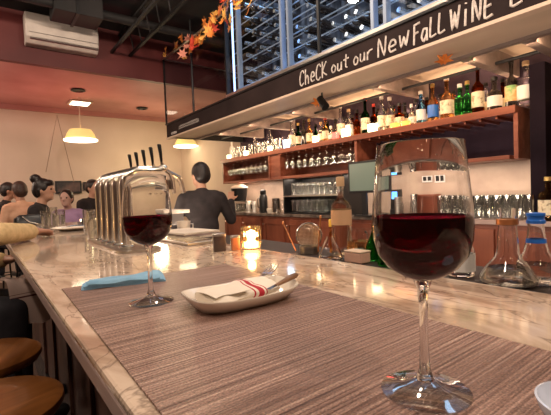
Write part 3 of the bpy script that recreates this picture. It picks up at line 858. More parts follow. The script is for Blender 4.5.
MB().loft(rg).build('handle', mat('bronze_handle', (.26, .14, .075), .32, .5), k, smooth=True)
MB().box(-.045, -.018, -.006, .006, -.0008, .0008).build('blade', M_chrome, k)

# ---- blue napkin (folded, lies across the mat's far edge)
a_, b_ = at(80, 291, z=MT), at(167, 281, z=MT)
d = (b_ - a_); L_ = d.length; ang = math.atan2(d.y, d.x)
t = thing('blue_napkin', 'folded blue cloth napkin lying on the far end of the mat', 'napkin', (a_.x, a_.y, MT+.0005), ang)
def nf(h, inset, wd, sd):
    r_ = random.Random(sd); ph = r_.uniform(0, 6)
    def fn(u, v):
        x = inset + (L_-2*inset)*u; y = wd*(v) * (.62 + .45*u) + .006*math.sin(u*7+ph)*(v)
        e = min(1, 6*v+.1, 6*(1-v)+.2)
        return (x, y, h*(.35+.65*e) + .0014*math.sin(u*11+ph+3*v) + .0014*math.sin(6*v+ph))
    return fn
for i in range(4):
    MB().sheet(nf(.0018+.0030*i, .002+.004*i, .095-.010*i, i), 26, 10, .0030).build('fold', M_bluecloth, t, smooth=True)

# ---- candle holder
p = at(251.5, 250, z=BT)
t = thing('candle_holder', 'glowing ribbed glass candle holder on the bar', 'candle holder', (p.x, p.y, BT+.0003))
n = 48; ro, zz_ = .031, .074
def rib(r, z): return [(r*(1+.03*math.cos(16*2*PI*q/96))*math.cos(2*PI*q/96), r*(1+.03*math.cos(16*2*PI*q/96))*math.sin(2*PI*q/96), z) for q in range(96)]
MB().loft([rib(.024, 0), rib(.029, .003), rib(.033, .03), rib(.0335, .06), rib(.031, .076), rib(.0285, .076), rib(.0305, .06), rib(.030, .03), rib(.026, .008), rib(.004, .007)]).build('holder_glass', glass('warm_ribbed_glass', (1, .92, .78), .12, clear=.3), t, smooth=True)
MB().lathe([(0, .009), (.0195, .009), (.0195, .026), (.017, .028), (0, .027)], n=24).build('wax', mat('candle_wax', (.95, .8, .55), .5, emit=(1, .58, .25), estr=14), t, smooth=True)
MB().lathe([(0, .028), (.005, .034), (.0075, .043), (.0045, .055), (0, .066)], n=14).build('flame', mat('bar_candle_flame', (1, .8, .5), .5, emit=(1, .60, .24), estr=230), t, smooth=True)
light('candle_light', 'POINT', (p.x, p.y, BT+.05), 1.6, (1, .60, .26), .012)

# ---- small shakers beside candle
for px0, py0, wd, hh, m_, lab in [(219.5, 251, .021, .058, mat('dark_walnut', (.06, .035, .028), .3, coat=.4), 'dark square pepper shaker left of the candle'), (235.5, 250, .015, .048, mat('amber_shaker', (.45, .16, .07), .25, coat=.4), 'reddish salt shaker right against the candle holder')]:
    p = at(px0, py0, z=BT)
    t = thing('shaker', lab, 'shaker', (p.x, p.y, BT+.0003), R(-20))
    MB().loft([rrect(0, 0, wd*.9, wd*.9, 0, 6, 24), rrect(0, 0, wd, wd, .004, 6, 24), rrect(0, 0, wd*.95, wd*.95, hh*.84, 6, 24)]).build('shaker_body', m_, t, smooth=True)
    MB().loft([rrect(0, 0, wd*.97, wd*.97, hh*.84, 6, 24), rrect(0, 0, wd*.97, wd*.97, hh*.96, 6, 24), rrect(0, 0, wd*.8, wd*.8, hh, 6, 24)]).build('shaker_cap', M_pewter, t, smooth=True)

# ---- flat stack of menus / board, box and cup near the taps
p = at(183, 238, z=BT) + Vector((.05, .06, 0))
t = thing('menu_stack', 'low stack of clipboards and menus on the bar behind the taps', 'menus', (p.x, p.y, BT), R(4))
for i, (dx, m_) in enumerate([(0, M_paper), (.006, M_edge), (-.004, M_paper)]):
    MB().box(-.09+dx, .09+dx, -.13, .13, .0005+.009*i, .0085+.009*i, rot=Matrix.Rotation(R(3*i-3), 3, 'Z'), piv=(0, 0, 0)).build('menu', m_, t, bevel=.001)
p = at(181, 223.5, z=BT+.0)
t = thing('napkin_caddy', 'white bar caddy with a projecting top beside the bartender', 'caddy', (p.x, p.y, BT), R(2))
MB().box(-.12, -.02, -.09, .09, 0, .075).build('caddy_body', M_pewter, t, bevel=.004)
MB().box(-.125, .02, -.10, .10, .075, .098).build('caddy_top', M_paper, t, bevel=.004)
p = at(184, 233, z=BT)
t = thing('cup', 'small white cup standing behind the menu stack', 'cup', (p.x, p.y, BT))
MB().lathe([(0, 0), (.024, 0), (.03, .02), (.036, .06), (.034, .06), (.027, .02), (0, .006)], n=24).build('cup_body', M_ceramic, t, smooth=True)
MB().tube([(.032, 0, .045), (.05, 0, .042), (.05, 0, .022), (.030, 0, .018)], .003, 6).build('handle', M_ceramic, t, smooth=True)

# ---- saucer edge at the very front
p = at(558, 438, z=BT)
t = thing('small_bowl', 'pale blue-white bowl rim at the bottom right corner', 'bowl', (p.x+.012, p.y-.018, MT+.0005))
MB().lathe([(0, 0), (.016, 0), (.026, .006), (.033, .018), (.0345, .024), (.033, .0245), (.030, .018), (.023, .009), (0, .005)], n=48).build('bowl_body', M_blueglaze, t, smooth=True)

# ================================================================ BEER TAPS
ty = [1.40, 1.49, 1.58, 1.67, 1.76]
t = thing('beer_tap_tower', 'row of bent chrome beer tap columns with black handles on the bar', 'beer taps', (.4, 1.58, BT)); off = (.4, 1.58, BT)
MB().loft([rrect(.43, 1.58, .075, .27, BT+.0005, 8), rrect(.43, 1.58, .075, .27, BT+.008, 8), rrect(.43, 1.58, .068, .263, BT+.011, 8)]).build('base_plate', M_steel, t, off=off, smooth=True)
for y in ty:
    TX, TZ, RR = .400, BT+.280, .055
    pts = [(TX, y, BT+.01), (TX, y, BT+.10), (TX, y, TZ-RR-.01)]
    for k in range(9):
        a_ = PI - (PI/2)*k/8
        pts.append((TX+RR+RR*math.cos(a_), y, TZ-RR+RR*math.sin(a_)))
    pts += [(TX+RR+.03, y, TZ), (.54, y, TZ), (.562, y, TZ-.012), (.572, y, TZ-.04), (.574, y, TZ-.07)]
    tb = MB().tube(pts, .0150, 16).build('tap_column', M_chrome, t, off=off, smooth=True)
    MB().lathe([(0, 0), (.026, 0), (.026, .006), (.019, .012), (0, .012)], (TX, y, BT+.009), 20).build('flange', M_chrome, tb, off=off, smooth=True)
    # faucet at the bartender's end
    fc = MB().cone((.545, y, TZ-.002), (.605, y, TZ-.028), .013, .010).ball((.545, y, TZ+.004), .019, 10).tube([(.60, y, TZ-.024), (.612, y, TZ-.045), (.622, y, TZ-.085)], [.011, .009, .0075], 10).build('faucet', M_chrome, t, off=off, smooth=True)
    hd = MB().cone((.545, y, TZ+.015), (.540, y, TZ+.032), .006, .006).build('collar', M_chrome, fc, off=off, smooth=True)
    MB().loft([rrect(0, 0, .004, .004, 0, 3, 16), rrect(-.002, 0, .0055, .0065, .03, 3, 16), rrect(-.006, 0, .007, .008, .062, 3, 16), rrect(-.007, 0, .006, .007, .066, 3, 16)]).build('tap_handle', M_blackp, fc, smooth=True).location = Vector((.540, y, TZ+.030)) - Vector(off)
t = thing('drip_tray', 'steel drip tray on the bartender side below the taps', 'drip tray', (.645, 1.58, BT))
MB().box(-.055, .075, -.26, .26, .0005, .012).build('tray', M_steel, t, bevel=.003)
for k in range(12): MB().box(-.048, .068, -.24+.042*k, -.226+.042*k, .012, .015).build('grid_bar', M_chrome, t)

# ---- tumblers and small things at the far part of bar
def tumbler_mesh(r, h, n=20):
    return MB().lathe([(0, 0), (r*.82, 0), (r*.86, .002), (r, h), (r*.93, h), (r*.80, .012), (0, .010)], n=n)
tum = [(53, 228, .034, .145, 'tall clear water glass beside the guest\'s hand'), (46, 228, .03, .12, 'clear glass behind the guest\'s hand at the left'),
       (61, 226, .034, .12, 'clear tumbler right of the tall water glass'), (95, 240, .033, .13, 'clear glass at the foot of the beer taps'),
       (90, 233, .033, .13, 'clear glass behind the first one left of the taps')]
for px, py, r, h, lab in tum:
    p = at(px, py, z=BT)
    t = thing('water_glass', lab, 'glass', (p.x, p.y, BT+.0003))
    tumbler_mesh(r, h, 28).build('tumbler', M_thing, t, smooth=True)
    MB().lathe([(0, .0105), (r*.81, .0125), (r*.90, h*.7), (0, h*.7)], n=28).build('water', glass('water_%d' % px, (.97, .97, .95), 0, 1.33), t, smooth=True)
for px, py, wdt, lab in [(74, 230, .13, 'stacked white plates on the bar left of the taps'), (66, 237, .0, '')]:
    if not wdt: continue
    p = at(px, py, z=BT)
    t = thing('plate', lab, 'plate', (p.x, p.y, BT+.0003))
    MB().lathe([(0, 0), (.07, 0), (.11, .012), (.128, .018), (.128, .021), (.108, .016), (.068, .005), (0, .005)], n=40).build('plate_body', M_ceramic, t, smooth=True)
    for q in range(3):
        MB().tube([(-.08+.02*q, -.06+.03*q, .022), (.0, -.05+.035*q, .027), (.09, -.03+.03*q, .022)], .004, 6).build('cutlery', M_chrome, t, smooth=True)
p = at(85, 228, z=BT)
t = thing('pepper_mill', 'small black pepper pot on the bar left of the taps', 'shaker', (p.x, p.y, BT+.0003))
MB().lathe([(0, 0), (.02, 0), (.022, .01), (.017, .03), (.021, .05), (.018, .062), (0, .066)], n=18).build('pot_body', M_blackp, t, smooth=True)

# ================================================================ BOTTLES & CO. on the service ledge
LZ = 1.0525
def bottle(name, label, loc, h, r, nr, sh0, sh1, gm, cap=None, lab=None, labz=None, cat='bottle', prof=None, n=24, caph=.02, group=None):
    t = thing(name, label, cat, loc, group=group)
    pf = prof or bottle_prof(r, h, nr, sh0, sh1)
    MB().lathe(pf, n=n).build('bottle_glass', gm, t, smooth=True)
    if cap: MB().lathe([(0, h-.004), (nr*1.3, h-.004), (nr*1.3, h+caph), (nr*1.1, h+caph+.003), (0, h+caph+.003)], n=16).build('cap', cap, t, smooth=True)
    if lab and labz:
        rr = r*1.012
        MB().lathe([(rr, labz[0]), (rr+.0008, labz[0]), (rr+.0008, labz[1]), (rr, labz[1]), (rr, labz[0])], n=n).build('bottle_label', lab, t, smooth=True)
    return t

# decanter-like clear bottle with copper ring
def shellprof(pr, th=.0022):
    inner = [(max(r-th, .0005), z) for r, z in pr[1:]]
    inner = [(r, max(z, pr[0][1]+th*2)) for r, z in inner]
    return pr + [(inner[-1][0], pr[-1][1])] + inner[::-1] + [(0, pr[0][1]+th*2)]
pr = [(0, 0), (.044, 0), (.050, .006), (.050, .016), (.042, .032), (.026, .050), (.0205, .062), (.0185, .09), (.0165, .120), (.0175, .122), (.0175, .128), (.0150, .132), (.0150, .150)]
t = thing('decanter', 'clear flared decanter with a copper neck ring', 'decanter', (0.820, yy(508, 0.820, LZ+.03), LZ))
MB().lathe(shellprof(pr), n=48).build('decanter_glass', M_glass, t, smooth=True)
MB().lathe([(.0178, .118), (.0195, .119), (.0195, .129), (.0178, .130), (.0178, .118)], n=28).build('neck_ring', M_copper, t, smooth=True)
MB().lathe([(0, .004), (.0475, .0065), (.0475, .015), (.040, .030), (.036, .034), (0, .034)], n=40).build('spirit', M_clearb, t, smooth=True)
pr2 = [(0, 0), (.032, 0), (.037, .006), (.038, .02), (.033, .040), (.022, .062), (.0165, .085), (.014, .112), (.014, .125)]
t = thing('decanter', 'clear conical flask with blue pourer at the right edge', 'decanter', (0.870, yy(536.5, 0.870, LZ+.03), LZ))
MB().lathe(shellprof(pr2), n=40).build('decanter_glass', M_glass, t, smooth=True)
MB().lathe([(0, .118), (.0165, .118), (.0165, .124), (.0145, .126), (.0145, .131), (.0165, .133), (.0165, .138), (0, .140)], n=24).build('pourer', M_bluecap, t, smooth=True)
MB().lathe([(0, .004), (.034, .0065), (.0355, .02), (.031, .038), (0, .038)], n=32).build('spirit', M_clearb, t, smooth=True)
MB().lathe([(.0168, .080), (.0178, .080), (.0168, .088), (.0158, .088), (.0168, .080)], n=24).build('neck_band', M_bluecap, t, smooth=True)
# clear round bottle mostly hidden behind the big glass
t = bottle('clear_bottle', 'short clear bottle half hidden behind the large wine glass', (0.840, yy(461, 0.840, LZ+.03), LZ), .115, .028, .011, .060, .085, M_glass, lab=M_white, labz=(.012, .05), prof=shellprof([(0, 0), (.026, 0), (.028, .004), (.028, .055), (.022, .072), (.011, .088), (.010, .115)]))
# tall bottle with tan label
X = .87
t = bottle('tequila_bottle', 'tall clear bottle with a tan label and cork at mid bar', (X, yy(342, X, LZ+.05), LZ), .215, .030, .0095, .150, .178, M_clearb, cap=M_cork, lab=mat('tan_label', (.62, .38, .22), .6), labz=(.095, .140), caph=.022)
MB().lathe([(0, .150+.06), (.012, .21), (.012, .214)], n=12).bm.free()
# yellow small pourer left of it
bottle('small_bottle', 'small bottle with a bright yellow top left of the tan-label bottle', (0.900, yy(333, 0.900, LZ+.03), LZ), .088, .014, .009, .05, .066, M_amber, cap=mat('yellow_cap', (.85, .55, .08), .4), caph=.016)
# conical shakers / flasks
t = thing('glass_cruet', 'clear cone-shaped glass cruet leaning between strainer and tan bottle', 'cruet', (0.800, yy(330, 0.800, LZ+.03), LZ))
MB().lathe(shellprof([(0, 0), (.034, 0), (.037, .005), (.030, .025), (.016, .050), (.010, .066)]), n=32).build('cruet_glass', M_glass, t, smooth=True)
t = thing('glass_jug', 'squat faceted clear glass jug right of the tan-label bottle', 'jug', (0.910, yy(362, 0.910, LZ+.03), LZ), R(20))
MB().loft([rrect(0, 0, .036, .036, 0, 5, 32), rrect(0, 0, .041, .041, .01, 5, 32), rrect(0, 0, .038, .038, .066, 5, 32), rrect(0, 0, .034, .034, .078, 5, 32), rrect(0, 0, .031, .031, .078, 5, 32), rrect(0, 0, .035, .035, .064, 5, 32), rrect(0, 0, .037, .037, .012, 5, 32), rrect(0, 0, .005, .005, .01, 5, 32)]).build('jug_glass', M_glass, t, smooth=True)
MB().loft([rrect(0, 0, .0372, .0372, .012, 5, 32), rrect(0, 0, .0362, .0362, .045, 5, 32)]).build('jug_liquid', M_amber, t, smooth=True)
MB().tube([(.038, 0, .066), (.058, 0, .06), (.058, 0, .025), (.040, 0, .018)], .004, 8).build('handle', M_glass, t, smooth=True)
t = thing('spice_tray', 'pale pink garnish box in front of the glass jug', 'box', (0.815, yy(357, 0.815, LZ+.03), LZ), R(0))
MB().box(-.02, .02, -.03, .03, .0005, .028).build('box_body', mat('pink_box', (.6, .36, .27), .5), t, bevel=.003)
MB().box(-.021, .021, -.031, .031, .028, .033).build('lid', M_trim, t, bevel=.002)
bottle('green_bottle', 'green glass bottle left of the large wine glass', (0.870, yy(376, 0.870, LZ+.03), LZ), .105, .027, .010, .048, .078, M_green, prof=shellprof([(0, 0), (.025, 0), (.028, .006), (.027, .04), (.014, .07), (.010, .085), (.010, .105)]))
bottle('green_bottle', 'wide green flask seen through the foot of the large glass bowl', (0.840, yy(392, 0.840, LZ+.03), LZ), .085, .036, .011, .03, .06, M_green, prof=shellprof([(0, 0), (.036, 0), (.038, .006), (.032, .03), (.016, .055), (.011, .068), (.011, .085)]))
# hawthorne / mesh strainer with sticks
sx, sy = .87, yy(309, .87, LZ+.05)
t = thing('cocktail_strainer', 'round wire mesh strainer standing upright behind the bar edge', 'strainer', (sx, sy, LZ)); off = (sx, sy, LZ)
cz = LZ+.052; nrm = Vector((-math.sin(R(YAW)), -math.cos(R(YAW)), .15)).normalized()
u = nrm.cross(Vector((0, 0, 1))).normalized(); v = u.cross(nrm).normalized()
c0 = Vector((sx, sy, cz))
MB().tube([c0 + u*.042*math.cos(2*PI*q/40) + v*.042*math.sin(2*PI*q/40) for q in range(40)], .003, 8, closed=True).build('rim_ring', M_chrome, t, off=off, smooth=True)
m = MB()
for i in range(-8, 9):
    a_ = i*.0046; hl = math.sqrt(max(.0405**2-a_**2, 0))
    for A, B in ((u, v), (v, u)):
        pts = []
        for q in range(9):
            s_ = -1+2*q/8; rr2 = (a_**2+(hl*s_)**2)/.0405**2
            pts.append(c0 + A*a_ + B*hl*s_ - nrm*(.018*(1-rr2)))
        m.tube(pts, .0011, 4)
m.build('mesh_bowl', mat('strainer_mesh', (.7, .55, .42), .3, .8), t, off=off)
MB().tube([c0 - v*.042, c0 - v*.052], .006, 8).build('grip', M_chrome, t, off=off)
t = thing('steel_jar', 'low steel jar holding bar spoons under the strainer', 'jar', (0.840, yy(309, 0.840, LZ+.03), LZ))
MB().lathe([(0, 0), (.03, 0), (.032, .004), (.032, .024), (.030, .024), (.030, .004), (0, .003)], n=28).build('jar_body', M_steel, t, smooth=True)
for (pa, ya_, pb, yb_, lab) in [(283, 223, 296, 252, 'thin bar spoon leaning left of the strainer'), (320.5, 217, 318, 252, 'thin bar spoon upright just right of the strainer')]:
    A = at(pa, ya_, X=.84); B = at(pb, yb_, X=.83); B.z = max(B.z, LZ+.004)
    t = thing('bar_spoon', lab, 'bar spoon', B); 
    MB().tube([(0, 0, 0), A-B], .0022, 8).build('spoon_shaft', M_copper, t, smooth=True)
    MB().ball(A-B, (.003, .004, .006), 6).build('spoon_tip', M_copper, t, smooth=True)

# ================================================================ BOTTLES on the high shelf
T0 = ST + .0005
def on_shelf(px, X=3.1): return (X, yy(px, X, T0+.1), T0)
def bh(px, ytop, X=3.1):
    """height of something on the shelf whose top shows at ytop"""
    return at(px, ytop, X=X).z - T0
SPEC = [ # px, ytop, radius, neck r, glass, cap, label material, label text
 (292, 119, .040, .014, M_clearb, M_white, M_label, 'pale bottle with a cream label right of the blue-white candle'),
 (298.5, 123, .036, .013, M_dgreen, M_goldcap, M_label, 'slim green bottle second from the blue-white candle'),
 (304, 120, .036, .013, M_darkb, M_blackp, None, 'dark unlabelled bottle between two cream-labelled bottles'),
 (309.5, 119, .040, .013, M_amber, M_goldcap, M_label, 'yellowish bottle with a cream label left of a bright candle'),
 (321, 122, .036, .012, M_clearb, M_cork, M_label, 'clear corked bottle just right of a bright candle'),
 (325.5, 117, .036, .013, M_amber, M_redcap, M_label, 'amber bottle with a red cap left of the red candle'),
 (331, 126, .032, .012, M_clearb, M_white, M_white, 'short clear bottle with a white label by the red candle'),
 (341, 105, .042, .014, M_clearb, M_white, M_label, 'tall clear bottle standing between red and white candles'),
 (349, 109, .040, .014, M_clearb, M_cork, M_white, 'clear bottle with a cork behind the white candle'),
 (357, 110, .036, .013, M_brown, M_blackp, None, 'brown bottle left of the red-capped green one'),
 (365.5, 98, .041, .014, M_dgreen, M_redcap, M_label, 'tall green bottle with red cap and cream label'),
 (374, 104, .036, .012, M_brown, M_redcap, None, 'red-topped bottle behind a white square candle'),
 (382, 96, .042, .015, M_clearb, M_white, M_label, 'clear bottle with a tall cream label left of the orange candles'),
 (390, 97, .042, .015, M_clearb, M_white, M_label, 'clear bottle with cream label standing behind an orange candle'),
 (399.5, 103, .044, .015, M_brown, M_blackp, M_label, 'wide brown bottle behind the two orange candles'),
 (411.5, 104, .026, .010, M_clearb, M_white, M_white, 'small clear bottle right of the orange candles'),
 (421, 91, .040, .014, M_blueglass, M_white, M_white, 'bluish clear bottle with a white label'),
 (433, 84, .044, .014, M_amber, M_goldcap, M_bluecap, 'bottle with a bright blue label and yellow shoulder'),
 (447, 77, .052, .016, M_amber, M_white, M_label, 'broad amber bottle with a patterned cream label'),
 (460, 84, .040, .014, M_green, M_white, M_green, 'left one of the two green bottles on the shelf'),
 (467.5, 81, .038, .013, M_green, M_goldcap, M_green, 'right one of the two green bottles on the shelf'),
 (478, 65, .044, .013, M_brown, M_white, M_label, 'tall bottle with a large cream label and long pale neck'),
 (494.5, 77, .050, .018, M_darkb, M_blackp, M_white, 'squat dark round bottle with a white label'),
 (511.5, 59, .042, .013, M_darkb, M_blackp, mat('orange_green_label', (.75, .45, .18), .5), 'dark bottle with an orange and green label'),
 (526, 61, .055, .017, M_clearb, M_cork, M_white, 'big clear bottle with a white label and tan cap at shelf end'),
]
noise_col(MATS['orange_green_label'], 14, [(.4, (.75, .38, .14)), (.5, (.8, .6, .3)), (.6, (.25, .5, .18))])
for px, yt, r, nr, gm, cap, lb, lab in SPEC:
    X = 3.1
    h = bh(px, yt, X) - .024
    h = max(h, .12)
    b = bottle('liquor_bottle', lab + ', on the high shelf' if len(lab.split()) < 12 else lab, on_shelf(px, X), h, r, nr, h*.56, h*.72, gm, cap=cap, lab=lb, labz=(h*.14, h*.48), caph=.022)
# second row, further back
for px, yt, r, gm, lab in [(316, 112, .036, M_dgreen, 'green bottle in the back row above a bright candle'), (336, 111, .034, M_darkb, 'dark bottle in the back row behind the red candle'),
                           (405, 96, .036, M_darkb, 'dark bottle in the back row right of the orange candles'), (440, 85, .036, M_clearb, 'clear bottle in the back row between blue and cream labels'),
                           (454, 78, .036, M_amber, 'amber bottle in the back row left of the green pair'),
                           (295, 116, .034, M_amber, 'amber bottle in the back row behind the first cream label'), (301, 115, .034, M_clearb, 'clear bottle in the back row left of the dark bottle'),
                           (328, 110, .036, M_dgreen, 'green bottle in the back row left of the red candle'), (346, 104, .034, M_clearb, 'clear bottle in the back row behind the white square candle'),
                           (353, 106, .034, M_brown, 'brown bottle in the back row between clear and brown ones'), (361, 104, .034, M_clearb, 'clear bottle in the back row left of the red-capped green one'),
                           (378, 98, .034, M_dgreen, 'green bottle in the back row left of the cream-labelled pair'), (394, 97, .036, M_amber, 'amber bottle in the back row over the left orange candle'),
                           (416, 95, .036, M_clearb, 'clear bottle in the back row left of the bluish bottle'), (427, 90, .036, M_brown, 'brown bottle in the back row left of the blue label'),
                           (486, 80, .036, M_clearb, 'clear bottle in the back row right of the long-necked one'), (503, 74, .036, M_brown, 'brown bottle in the back row right of the squat dark one')]:
    X = 3.23; h = max(.18, min(.235, bh(px, yt, X)-.02))
    bottle('liquor_bottle', lab, (X, yy(px, X, T0+.05), T0), h, r, .013, h*.58, h*.74, gm, cap=M_blackp, lab=M_label if px != 336 else None, labz=(h*.15, h*.45))

# candles on the shelf
for px, wd, ht, m_, lab in [(229, .032, .075, M_tealight, 'small lit white candle at the far left end of the shelf'),
                            (246, .034, .085, M_tealight, 'lit white candle between the stacked glasses at the shelf\'s left'),
                            (270, .034, .085, M_tealight, 'lit white candle third from the shelf\'s left end'),
                            (286.5, .040, .13, M_blueglow, 'bluish-white lit candle left of the first green bottle'),
                            (315.5, .034, .095, M_tealight, 'lit white candle in front of a green bottle'),
                            (335.5, .036, .09, M_redglow, 'glowing red candle on the shelf'),
                            (346, .046, .11, M_tealight, 'bright white square candle right of the red one'),
                            (372.5, .046, .10, M_tealight, 'bright white square candle right of the red-capped bottle'),
                            (395, .044, .055, M_orangeglow, 'left orange candle of the orange pair'),
                            (405.5, .044, .055, M_orangeglow, 'right orange candle of the orange pair')]:
    X = 3.025
    t = thing('shelf_candle', lab, 'candle', (X, yy(px, X, T0+.05), T0))
    MB().loft([rrect(0, 0, wd*.8, wd*.8, 0, 4, 24), rrect(0, 0, wd*.86, wd*.86, ht*.75, 4, 24)]).build('wax', m_, t, smooth=True)
    MB().loft([rrect(0, 0, wd*.94, wd*.94, 0.0005, 4, 24), rrect(0, 0, wd, wd, ht, 4, 24), rrect(0, 0, wd*.97, wd*.97, ht, 4, 24), rrect(0, 0, wd*.90, wd*.90, .001, 4, 24)], caps=False).build('candle_glass', M_pane, t, smooth=True)

# glasses on the far left part of the shelf
tg = thing('highball_glass', 'clear highball glass standing on the left end of the high shelf', 'glass', (0, 0, 0), group='glasses standing on the left end of the shelf')
tumbler_mesh(.035, .15, 16).build('tumbler', M_thing, tg, smooth=True)
first = True
for X in (3.06, 3.16, 3.25):
    for px in (234, 239, 244, 251, 257, 262, 267, 274, 279):
        if X > 3.2 and px % 2: continue
        loc = (X, yy(px, X, T0+.05) + .0, T0)
        if loc[1] > 5.2 or (px in (267, 274) and X > 3.1) or (px == 234 and X > 3.1): continue
        if first: tg.location = loc; first = False
        else: dup(tg, loc)
bottle('liquor_bottle', 'tall white bottle near the left end of the high shelf', on_shelf(232, 3.14), .30, .036, .014, .18, .22, M_white, cap=M_white)
bottle('liquor_bottle', 'tallest pale bottle standing among the glasses on the shelf', on_shelf(270, 3.2), .36, .040, .015, .22, .27, M_clearb, cap=M_white)
t = thing('stacked_glasses', 'slanting stack of clear glasses left of the third candle', 'stacked glasses', on_shelf(256, 3.12))
for i in range(4): 
    g = tumbler_mesh(.034, .11, 14).build('tumbler', M_glass, t, smooth=True); g.location = (0, 0, .0005 + .042*i); 

# hanging stemware
hg_p = [(0, 0), (.030, 0), (.032, .002), (.010, .006), (.0035, .012), (.0035, .075), (.012, .086), (.030, .104), (.037, .128), (.034, .160), (.030, .182), (.0285, .182), (.0325, .160), (.0355, .128), (.029, .106), (.012, .089), (0, .087)]
hg = thing('hanging_wine_glass', 'upside-down wine glass hanging by its foot under the shelf', 'wine glass', (0, 0, 0), group='wine glasses hanging under the shelf')
MB().lathe([(r, -z) for r, z in hg_p], n=16).build('glass_bowl', M_thing, hg, smooth=True)
first = True
yk = 1.28 + .0575
bays = [(DV[3]+.07, DV[2]-.07), (DV[1]+.07, DV[0]-.08)]
while yk < 5.2:
    if any(a < yk < b for a, b in bays):
        for X in (3.05, 3.14, 3.23):
            loc = (X, yk, ST-.062)
            lb_ = 'upside-down wine glass in the %s row, hanging under the shelf in its %s bay' % ('front' if X < 3.1 else 'middle' if X < 3.2 else 'back', 'left' if yk > DV[1] else 'middle')
            if first: hg.location = loc; hg['label'] = lb_; first = False
            else: dup(hg, loc, label=lb_)
    yk += .115
# a few in the mirrored bay
for k_, y in enumerate((2.85, 2.735, 2.62)):
    dup(hg, (3.2, 1.3375+.115*(k_+7), ST-.062))

# things on the back counter
def kc(px, X=3.1): return (X, yy(px, X-.0, KT+.1), KT)
t = thing('ice_bucket', 'black ice bucket with pale lid on the glass rack at left', 'bucket', (3.04, yy(240, 3.04, KT+.1), KT+.165))
MB().lathe([(0, 0), (.095, 0), (.125, .19), (.118, .19), (.09, .008), (0, .008)], n=28).build('bucket_body', M_blackp, t, smooth=True)
MB().lathe([(0, .19), (.13, .185), (.13, .2), (.06, .235), (.02, .24), (0, .24)], n=28).build('lid', M_paper, t, smooth=True)
t = thing('glass_rack', 'steel rack of upturned glasses at the left end of the back counter', 'rack', (3.08, yy(236, 3.08, KT+.1), KT))
for z in (.002, .15): MB().box(-.14, .14, -.20, .20, z, z+.012).build('tray', M_steel, t)
for sx_ in (-.13, .13):
    for sy_ in (-.19, .19): MB().box(sx_-.006, sx_+.006, sy_-.006, sy_+.006, .002, .15).build('post', M_steel, t)
rg_ = thing('rack_glass', 'upturned clear glass inside the steel rack', 'glass', (0, 0, 0), group='upturned glasses in the steel rack')
tumbler_mesh(.034, .11, 14).build('tumbler', M_thing, rg_, smooth=True)
first = True
for ix in range(3):
    for iy in range(5):
        loc = (3.08-.085+.085*ix, yy(236, 3.08, KT+.1)-.155+.078*iy, KT+.0145)
        if first: rg_.location = loc; first = False
        else: dup(rg_, loc)
for i, (px, r, h, m_, lab) in enumerate([(249, .062, .16, M_steel, 'left one of the two steel canisters on the back counter'), (254.5, .055, .15, M_steel, 'right one of the two steel canisters on the back counter')]):
    t = thing('canister', lab, 'canister', kc(px, 3.15))
    MB().lathe([(0, 0), (r, 0), (r, h), (r*.98, h+.003), (0, h+.003)], n=24).build('canister_body', m_, t, smooth=True)
    MB().box(-r-.004, -r+.002, -.012, .012, h*.3, h*.75).build('label_plate', M_blackp, t)
t = thing('thermos', 'tall black vacuum flask on the back counter', 'thermos', kc(263.5, 3.05))
MB().lathe([(0, 0), (.055, 0), (.058, .01), (.058, .2), (.045, .24), (.038, .245), (0, .245)], n=24).build('flask_body', M_blackp, t, smooth=True)
MB().lathe([(0, .245), (.038, .245), (.042, .26), (.04, .30), (.02, .31), (0, .31)], n=20).build('flask_lid', M_black, t, smooth=True)
MB().tube([(-.05, 0, .2), (-.09, 0, .19), (-.09, 0, .08), (-.055, 0, .06)], .007, 8).build('handle', M_blackp, t, smooth=True)
t = thing('steel_pitcher', 'shiny steel pitcher right of the black vacuum flask', 'pitcher', kc(276.5, 3.04))
MB().lathe([(0, 0), (.06, 0), (.064, .01), (.055, .17), (.06, .19), (.057, .19), (.05, .168), (.055, .012), (0, .01)], n=24).build('pitcher_body', M_chrome, t, smooth=True)
MB().tube([(.05, -.03, .17), (.08, -.05, .15), (.08, -.05, .06), (.055, -.03, .04)], .006, 8).build('handle', M_chrome, t, smooth=True)
t = thing('sugar_bowl', 'small white bowl between vacuum flask and steel pitcher', 'bowl', kc(270, 3.02))
MB().lathe([(0, 0), (.03, 0), (.045, .03), (.048, .06), (.045, .06), (.040, .03), (0, .01)], n=24).build('bowl_body', M_ceramic, t, smooth=True)

# open glass shelf unit under the shelf, px 285-345
ya, yb = yy(285, 3.00, KT+.1), yy(346, 3.00, KT+.1)
t = thing('glass_cubby', 'black two-tier open unit full of clear glasses under the shelf', 'shelf unit', (3.1, (ya+yb)/2, KT)); off = (3.1, (ya+yb)/2, KT)
MB().box(3.26, 3.31, yb, ya, KT, SB-.002).build('back_panel', M_blackp, t, off=off)
MB().box(2.98, 3.26, ya-.02, ya, KT, SB-.002).build('side_panel', M_blackp, t, off=off)
MB().box(2.98, 3.26, yb, yb+.02, KT, SB-.002).build('side_panel', M_blackp, t, off=off)
for z in (KT, KT+.205): MB().box(2.97, 3.26, yb+.02, ya-.02, z, z+.014).build('tier', M_steel if z > KT else M_blackp, t, off=off)
cg = thing('pint_glass', 'clear pint glass on the two-tier glass unit', 'glass', (0, 0, 0), group='pint glasses in the black two-tier unit')
tumbler_mesh(.036, .15, 14).build('tumbler', M_thing, cg, smooth=True)
first = True
nn = int((ya-yb-.1)/.088)
for z in (KT+.0145, KT+.2195):
    for X in (3.03, 3.14):
        for i in range(nn):
            loc = (X, yb+.07+.088*i, z)
            if z < KT+.1 and i < 3: continue
            lb_ = 'clear pint glass in the %s row on the %s tier of the black glass unit' % ('front' if X < 3.1 else 'back', 'lower' if z < KT+.1 else 'upper')
            if first: cg.location = loc; cg['label'] = lb_; first = False
            else: dup(cg, loc, label=lb_)
